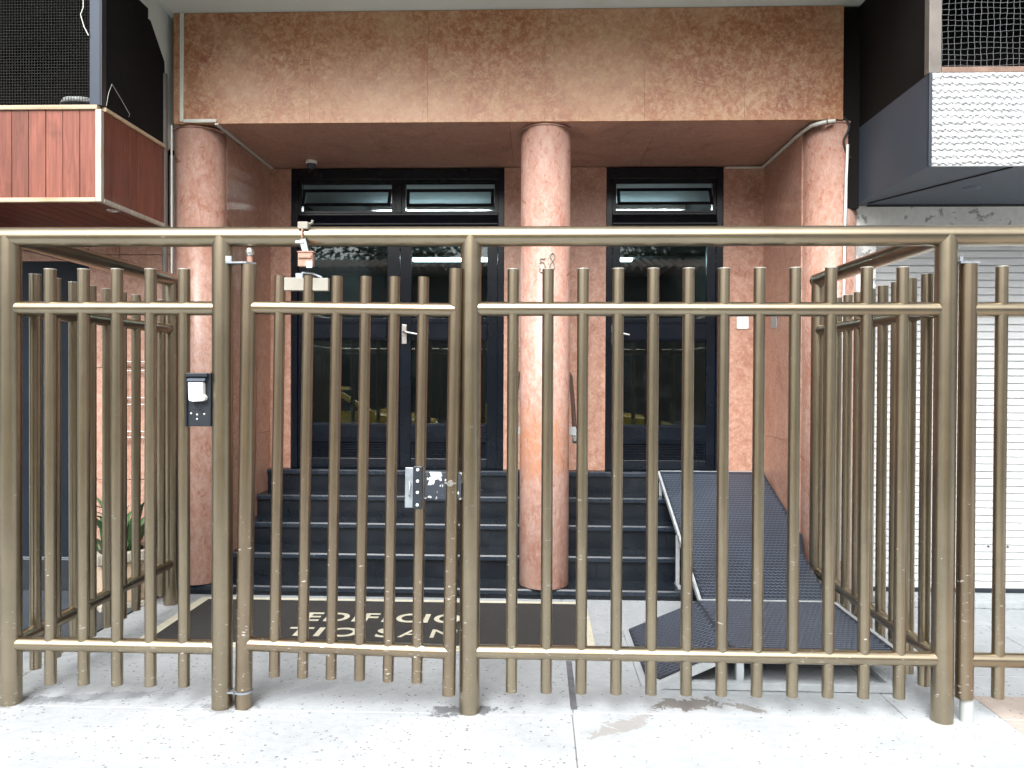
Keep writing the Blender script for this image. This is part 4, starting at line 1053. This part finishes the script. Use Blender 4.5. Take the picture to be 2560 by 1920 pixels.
spt = q.math('MULTIPLY', q.ramp(q.noise(q.mapping(q.pos, scale=(9, 9, 5)), 1.0, 4), [(0.60, 0.0), (0.68, 0.6)]), q.math('ADD', q.sstep(sepz.outputs[2], 2.69, 2.655), q.sstep(sepz.outputs[2], 3.11, 3.15)))
cc = q.mix(spt, cc, (0.16, 0.12, 0.09))
M['ripple'] = q.fin(cc, 0.5)
obj('front_panel', MB().add(vs_, fs, False), M['ripple'], rb)
obj('panel_backing', B((XS + 0.0145, YS + 0.001, z0), (4.2, YS + 0.0135, z1)), M['white_paint'], rb)
obj('mesh_post', B((XS - 0.002, YS + 0.002, z1 + 0.003), (XS + 0.064, YS + 0.055, 4.1)), M['brown_steel'], rb, bevel=0.003)
obj('mesh_sill', B((XS + 0.0645, YS - 0.002, z1 + 0.001), (4.2, YS + 0.05, z1 + 0.034)), M['rust_bar'], rb, bevel=0.004)
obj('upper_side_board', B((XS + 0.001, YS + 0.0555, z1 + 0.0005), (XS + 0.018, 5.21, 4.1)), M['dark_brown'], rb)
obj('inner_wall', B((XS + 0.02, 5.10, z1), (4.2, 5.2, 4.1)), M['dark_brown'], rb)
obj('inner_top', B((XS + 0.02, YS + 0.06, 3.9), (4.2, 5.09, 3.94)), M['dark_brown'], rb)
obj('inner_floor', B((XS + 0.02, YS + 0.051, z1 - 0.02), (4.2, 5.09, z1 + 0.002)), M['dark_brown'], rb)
wm = MB()
z = z1 + 0.045; k = 0
while z < 4.0:
    pts = [(XS + 0.064 + i * 0.0193, YS + 0.022 + (0.0025 if i % 2 else -0.0025), z + 0.0035 * math.sin(i * 0.35 + k) + i * 0.0002) for i in range(60)]
    wm.tube(pts, 0.0014, 5); z += 0.0386 * 0.8; k += 1
x = XS + 0.075
while x < 3.25:
    pts = [(x + 0.0025 * math.sin(i * 0.6 + x * 40), YS + 0.022 + (0.0025 if i % 2 else -0.0025), z1 + 0.03 + i * 0.0309) for i in range(29)]
    wm.tube(pts, 0.0014, 5); x += 0.0345
obj('wire_mesh', wm, M['wire'], rb, kind='stuff')

# ------------------------------------------------------------------ street behind the camera (seen only in the glass)
def wheel(parent, x, y, z):
    w_ = obj('wheel', MB().cyl((x, y - 0.09, z), (x, y + 0.09, z), 0.31, 28), M['tyre'], parent)
    obj('rim', MB().cyl((x, y + 0.0905, z), (x, y + 0.10, z), 0.19, 20), M['steel'], w_)
def taxi(xc, yc, label):
    zg = -0.13
    t = thing('taxi', label, 'car', (xc, yc, zg), 'taxis parked along the kerb')
    L = lambda pts: [(xc + a, zg + b) for a, b in pts]
    hw = 0.85
    lower = L([(-2.1, 0.28), (-2.12, 0.55), (-2.05, 0.86), (-1.55, 0.93), (0.95, 0.93), (1.55, 0.86), (1.98, 0.74), (2.12, 0.55), (2.1, 0.26), (1.75, 0.22), (-1.75, 0.22)])
    obj('body', MB().prism(lower, 'y', yc - hw, yc + hw), M['taxi'], t, bevel=0.06)
    # cabin, narrower at the roof
    low = [(-1.75, 0.925), (0.98, 0.925)]; topp = [(-1.25, 1.40), (0.10, 1.42)]
    def ring(y_, inset):
        return [(xc + a, yc + y_ * (hw - inset if b > 1 else hw - 0.03), zg + b) for a, b in ((-1.78, 0.925), (1.05, 0.925), (0.22, 1.40), (-0.45, 1.455), (-1.15, 1.42))]
    A_, B_ = ring(-1, 0.17), ring(1, 0.17)
    obj('cabin', MB().add(A_ + B_, [(4, 3, 2, 1, 0), (5, 6, 7, 8, 9)] + [(i, (i + 1) % 5, 5 + (i + 1) % 5, 5 + i) for i in range(5)]), M['taxi'], t, bevel=0.04)
    for s in (-1, 1):
        def side(pts):
            P = [(xc + a, yc + s * (hw - 0.022 - (b - 0.925) * 0.295), zg + b) for a, b in pts]
            Q = [(p[0], p[1] - s * 0.02, p[2]) for p in P]; n = len(P)
            return MB().add(P + Q, [tuple(range(n)), tuple(range(2 * n - 1, n - 1, -1))] + [(i, (i + 1) % n, n + (i + 1) % n, n + i) for i in range(n)])
        obj('window', side([(-1.52, 0.97), (-0.62, 0.97), (-0.62, 1.37), (-1.10, 1.35)]), M['car_glass'], t)
        obj('window', side([(-0.54, 0.97), (0.78, 0.97), (0.14, 1.34), (-0.54, 1.38)]), M['car_glass'], t)
    def scr(a0, b0, a1, b1, off):
        dx, dz = a1 - a0, b1 - b0; l_ = math.hypot(dx, dz); nx, nz = dz / l_ * off, -dx / l_ * off
        f0, f1 = 0.10, 0.90
        y0_, y1_ = hw - 0.10, hw - 0.22
        P = [(xc + a0 + dx * f0 + nx, yc - y0_, zg + b0 + dz * f0 + nz), (xc + a0 + dx * f0 + nx, yc + y0_, zg + b0 + dz * f0 + nz), (xc + a0 + dx * f1 + nx, yc + y1_, zg + b0 + dz * f1 + nz), (xc + a0 + dx * f1 + nx, yc - y1_, zg + b0 + dz * f1 + nz)]
        Q = [(p[0] - nx * 3, p[1], p[2] - nz * 3) for p in P]
        return MB().add(P + Q, [(0, 1, 2, 3), (7, 6, 5, 4), (0, 4, 5, 1), (1, 5, 6, 2), (2, 6, 7, 3), (3, 7, 4, 0)])
    obj('windscreen', scr(1.05, 0.925, 0.22, 1.40, 0.012), M['car_glass'], t)
    obj('rear_window', scr(-1.15, 1.42, -1.78, 0.925, 0.012), M['car_glass'], t)
    for a in (-1.3, 1.32):
        for s in (-1, 1): wheel(t, xc + a, yc + s * 0.78, zg + 0.31)
    for s in (-1, 1):
        obj('headlight', B((xc + 1.98, yc + s * 0.45, zg + 0.58), (xc + 2.125, yc + s * 0.75, zg + 0.70)), M['steel'], t, bevel=0.02)
        obj('tail_light', B((xc - 2.12, yc + s * 0.55, zg + 0.62), (xc - 2.04, yc + s * 0.78, zg + 0.80)), M['rust'], t, bevel=0.02)
    obj('roof_sign', MB().prism([(xc - 0.55, zg + 1.44), (xc - 0.10, zg + 1.44), (xc - 0.16, zg + 1.56), (xc - 0.49, zg + 1.56)], 'y', yc - 0.1, yc + 0.1), M['white_plastic'], t, bevel=0.015)
taxi(-4.1, -2.75, 'yellow taxi mirrored in the glass of the double door')
taxi(0.55, -2.75, 'yellow taxi mirrored in the glass of the single door')
hs_ = thing('tiled_house', 'low house with clay tiled roof across the street, mirrored in the door glass', 'building', (0, -15, 0))
obj('wall', B((-16, -18.2, 0), (16, -14.2, 5.0)), M['house_wall'], hs_)
rf = obj('roof', MB().prism([(-13.3, 4.98), (-13.3, 5.1), (-15.8, 5.72), (-18.2, 5.1), (-18.2, 4.98)], 'x', -16.6, 16.6), M['roof_tile'], hs_)
tl = MB()
for i in range(110):
    xx = -16.5 + 0.3 * i
    tl.tube([(xx, -13.25, 5.13), (xx, -14.6, 5.46), (xx, -15.8, 5.76)], 0.10, 6)
obj('roof_tiles', tl, M['roof_tile'], rf, kind='stuff')
for i in range(6):
    xx = -13 + 5 * i
    w_ = obj('window', B((xx, -14.23, 1.0), (xx + 1.4, -14.19, 2.4)), M['car_glass'], hs_)
    obj('frame', B((xx - 0.08, -14.195, 2.405), (xx + 1.48, -14.15, 2.5)), M['white_paint'], w_)
def tree(x, y, h, rad, label, seed):
    rr = random.Random(seed)
    t = thing('street_tree', label, 'tree', (x, y, 0), 'street trees across the road')
    m_ = MB()
    m_.tube([(x, y, 0), (x + 0.1, y, h * 0.3), (x - 0.05, y + 0.05, h * 0.62)], 0.22, 10)
    for k in range(7):
        a = rr.uniform(0, 6.28)
        m_.tube([(x, y, h * (0.35 + 0.04 * k)), (x + rad * 0.35 * math.cos(a), y + rad * 0.35 * math.sin(a), h * (0.6 + 0.03 * k)), (x + rad * 0.75 * math.cos(a), y + rad * 0.75 * math.sin(a), h * (0.7 + 0.03 * k))], 0.07, 6)
    obj('trunk', m_, M['bark'], t)
    cl_ = [(rr.gauss(0, rad * 0.45), rr.gauss(0, rad * 0.45), h * 0.72 + rr.gauss(0, h * 0.11), rr.uniform(0.5, 1.1)) for _ in range(70)]
    vs_, fs = [], []
    for k in range(7000):
        cx, cy, cz, cr = rr.choice(cl_)
        p = Vector((x + cx + rr.gauss(0, cr * 0.5), y + cy + rr.gauss(0, cr * 0.5), cz + rr.gauss(0, cr * 0.4)))
        d = Vector((rr.gauss(0, 1), rr.gauss(0, 1), rr.gauss(0, 0.5))).normalized(); e = d.cross(Vector((rr.gauss(0, 1), rr.gauss(0, 1), rr.gauss(0, 1)))).normalized()
        s = rr.uniform(0.09, 0.17); b_ = len(vs_)
        vs_ += [p - d * s, p + e * s * 0.5, p + d * s, p - e * s * 0.5]; fs.append((b_, b_ + 1, b_ + 2, b_ + 3))
    obj('crown', MB().add(vs_, fs), M['foliage'], t)
tree(-5.5, -20.2, 8.2, 3.0, 'leafy street tree mirrored in the left door glass', 1)
tree(0.8, -19.6, 7.8, 3.0, 'leafy street tree mirrored in the middle of the doors', 2)
tree(6.2, -20.3, 8.4, 3.0, 'leafy street tree mirrored at the right of the single door', 5)
tree(-11.5, -20.0, 8.0, 3.2, 'leafy street tree mirrored at the far left of the doors', 8)
tree(11.5, -19.8, 8.3, 3.2, 'leafy street tree mirrored at the far right of the doors', 9)
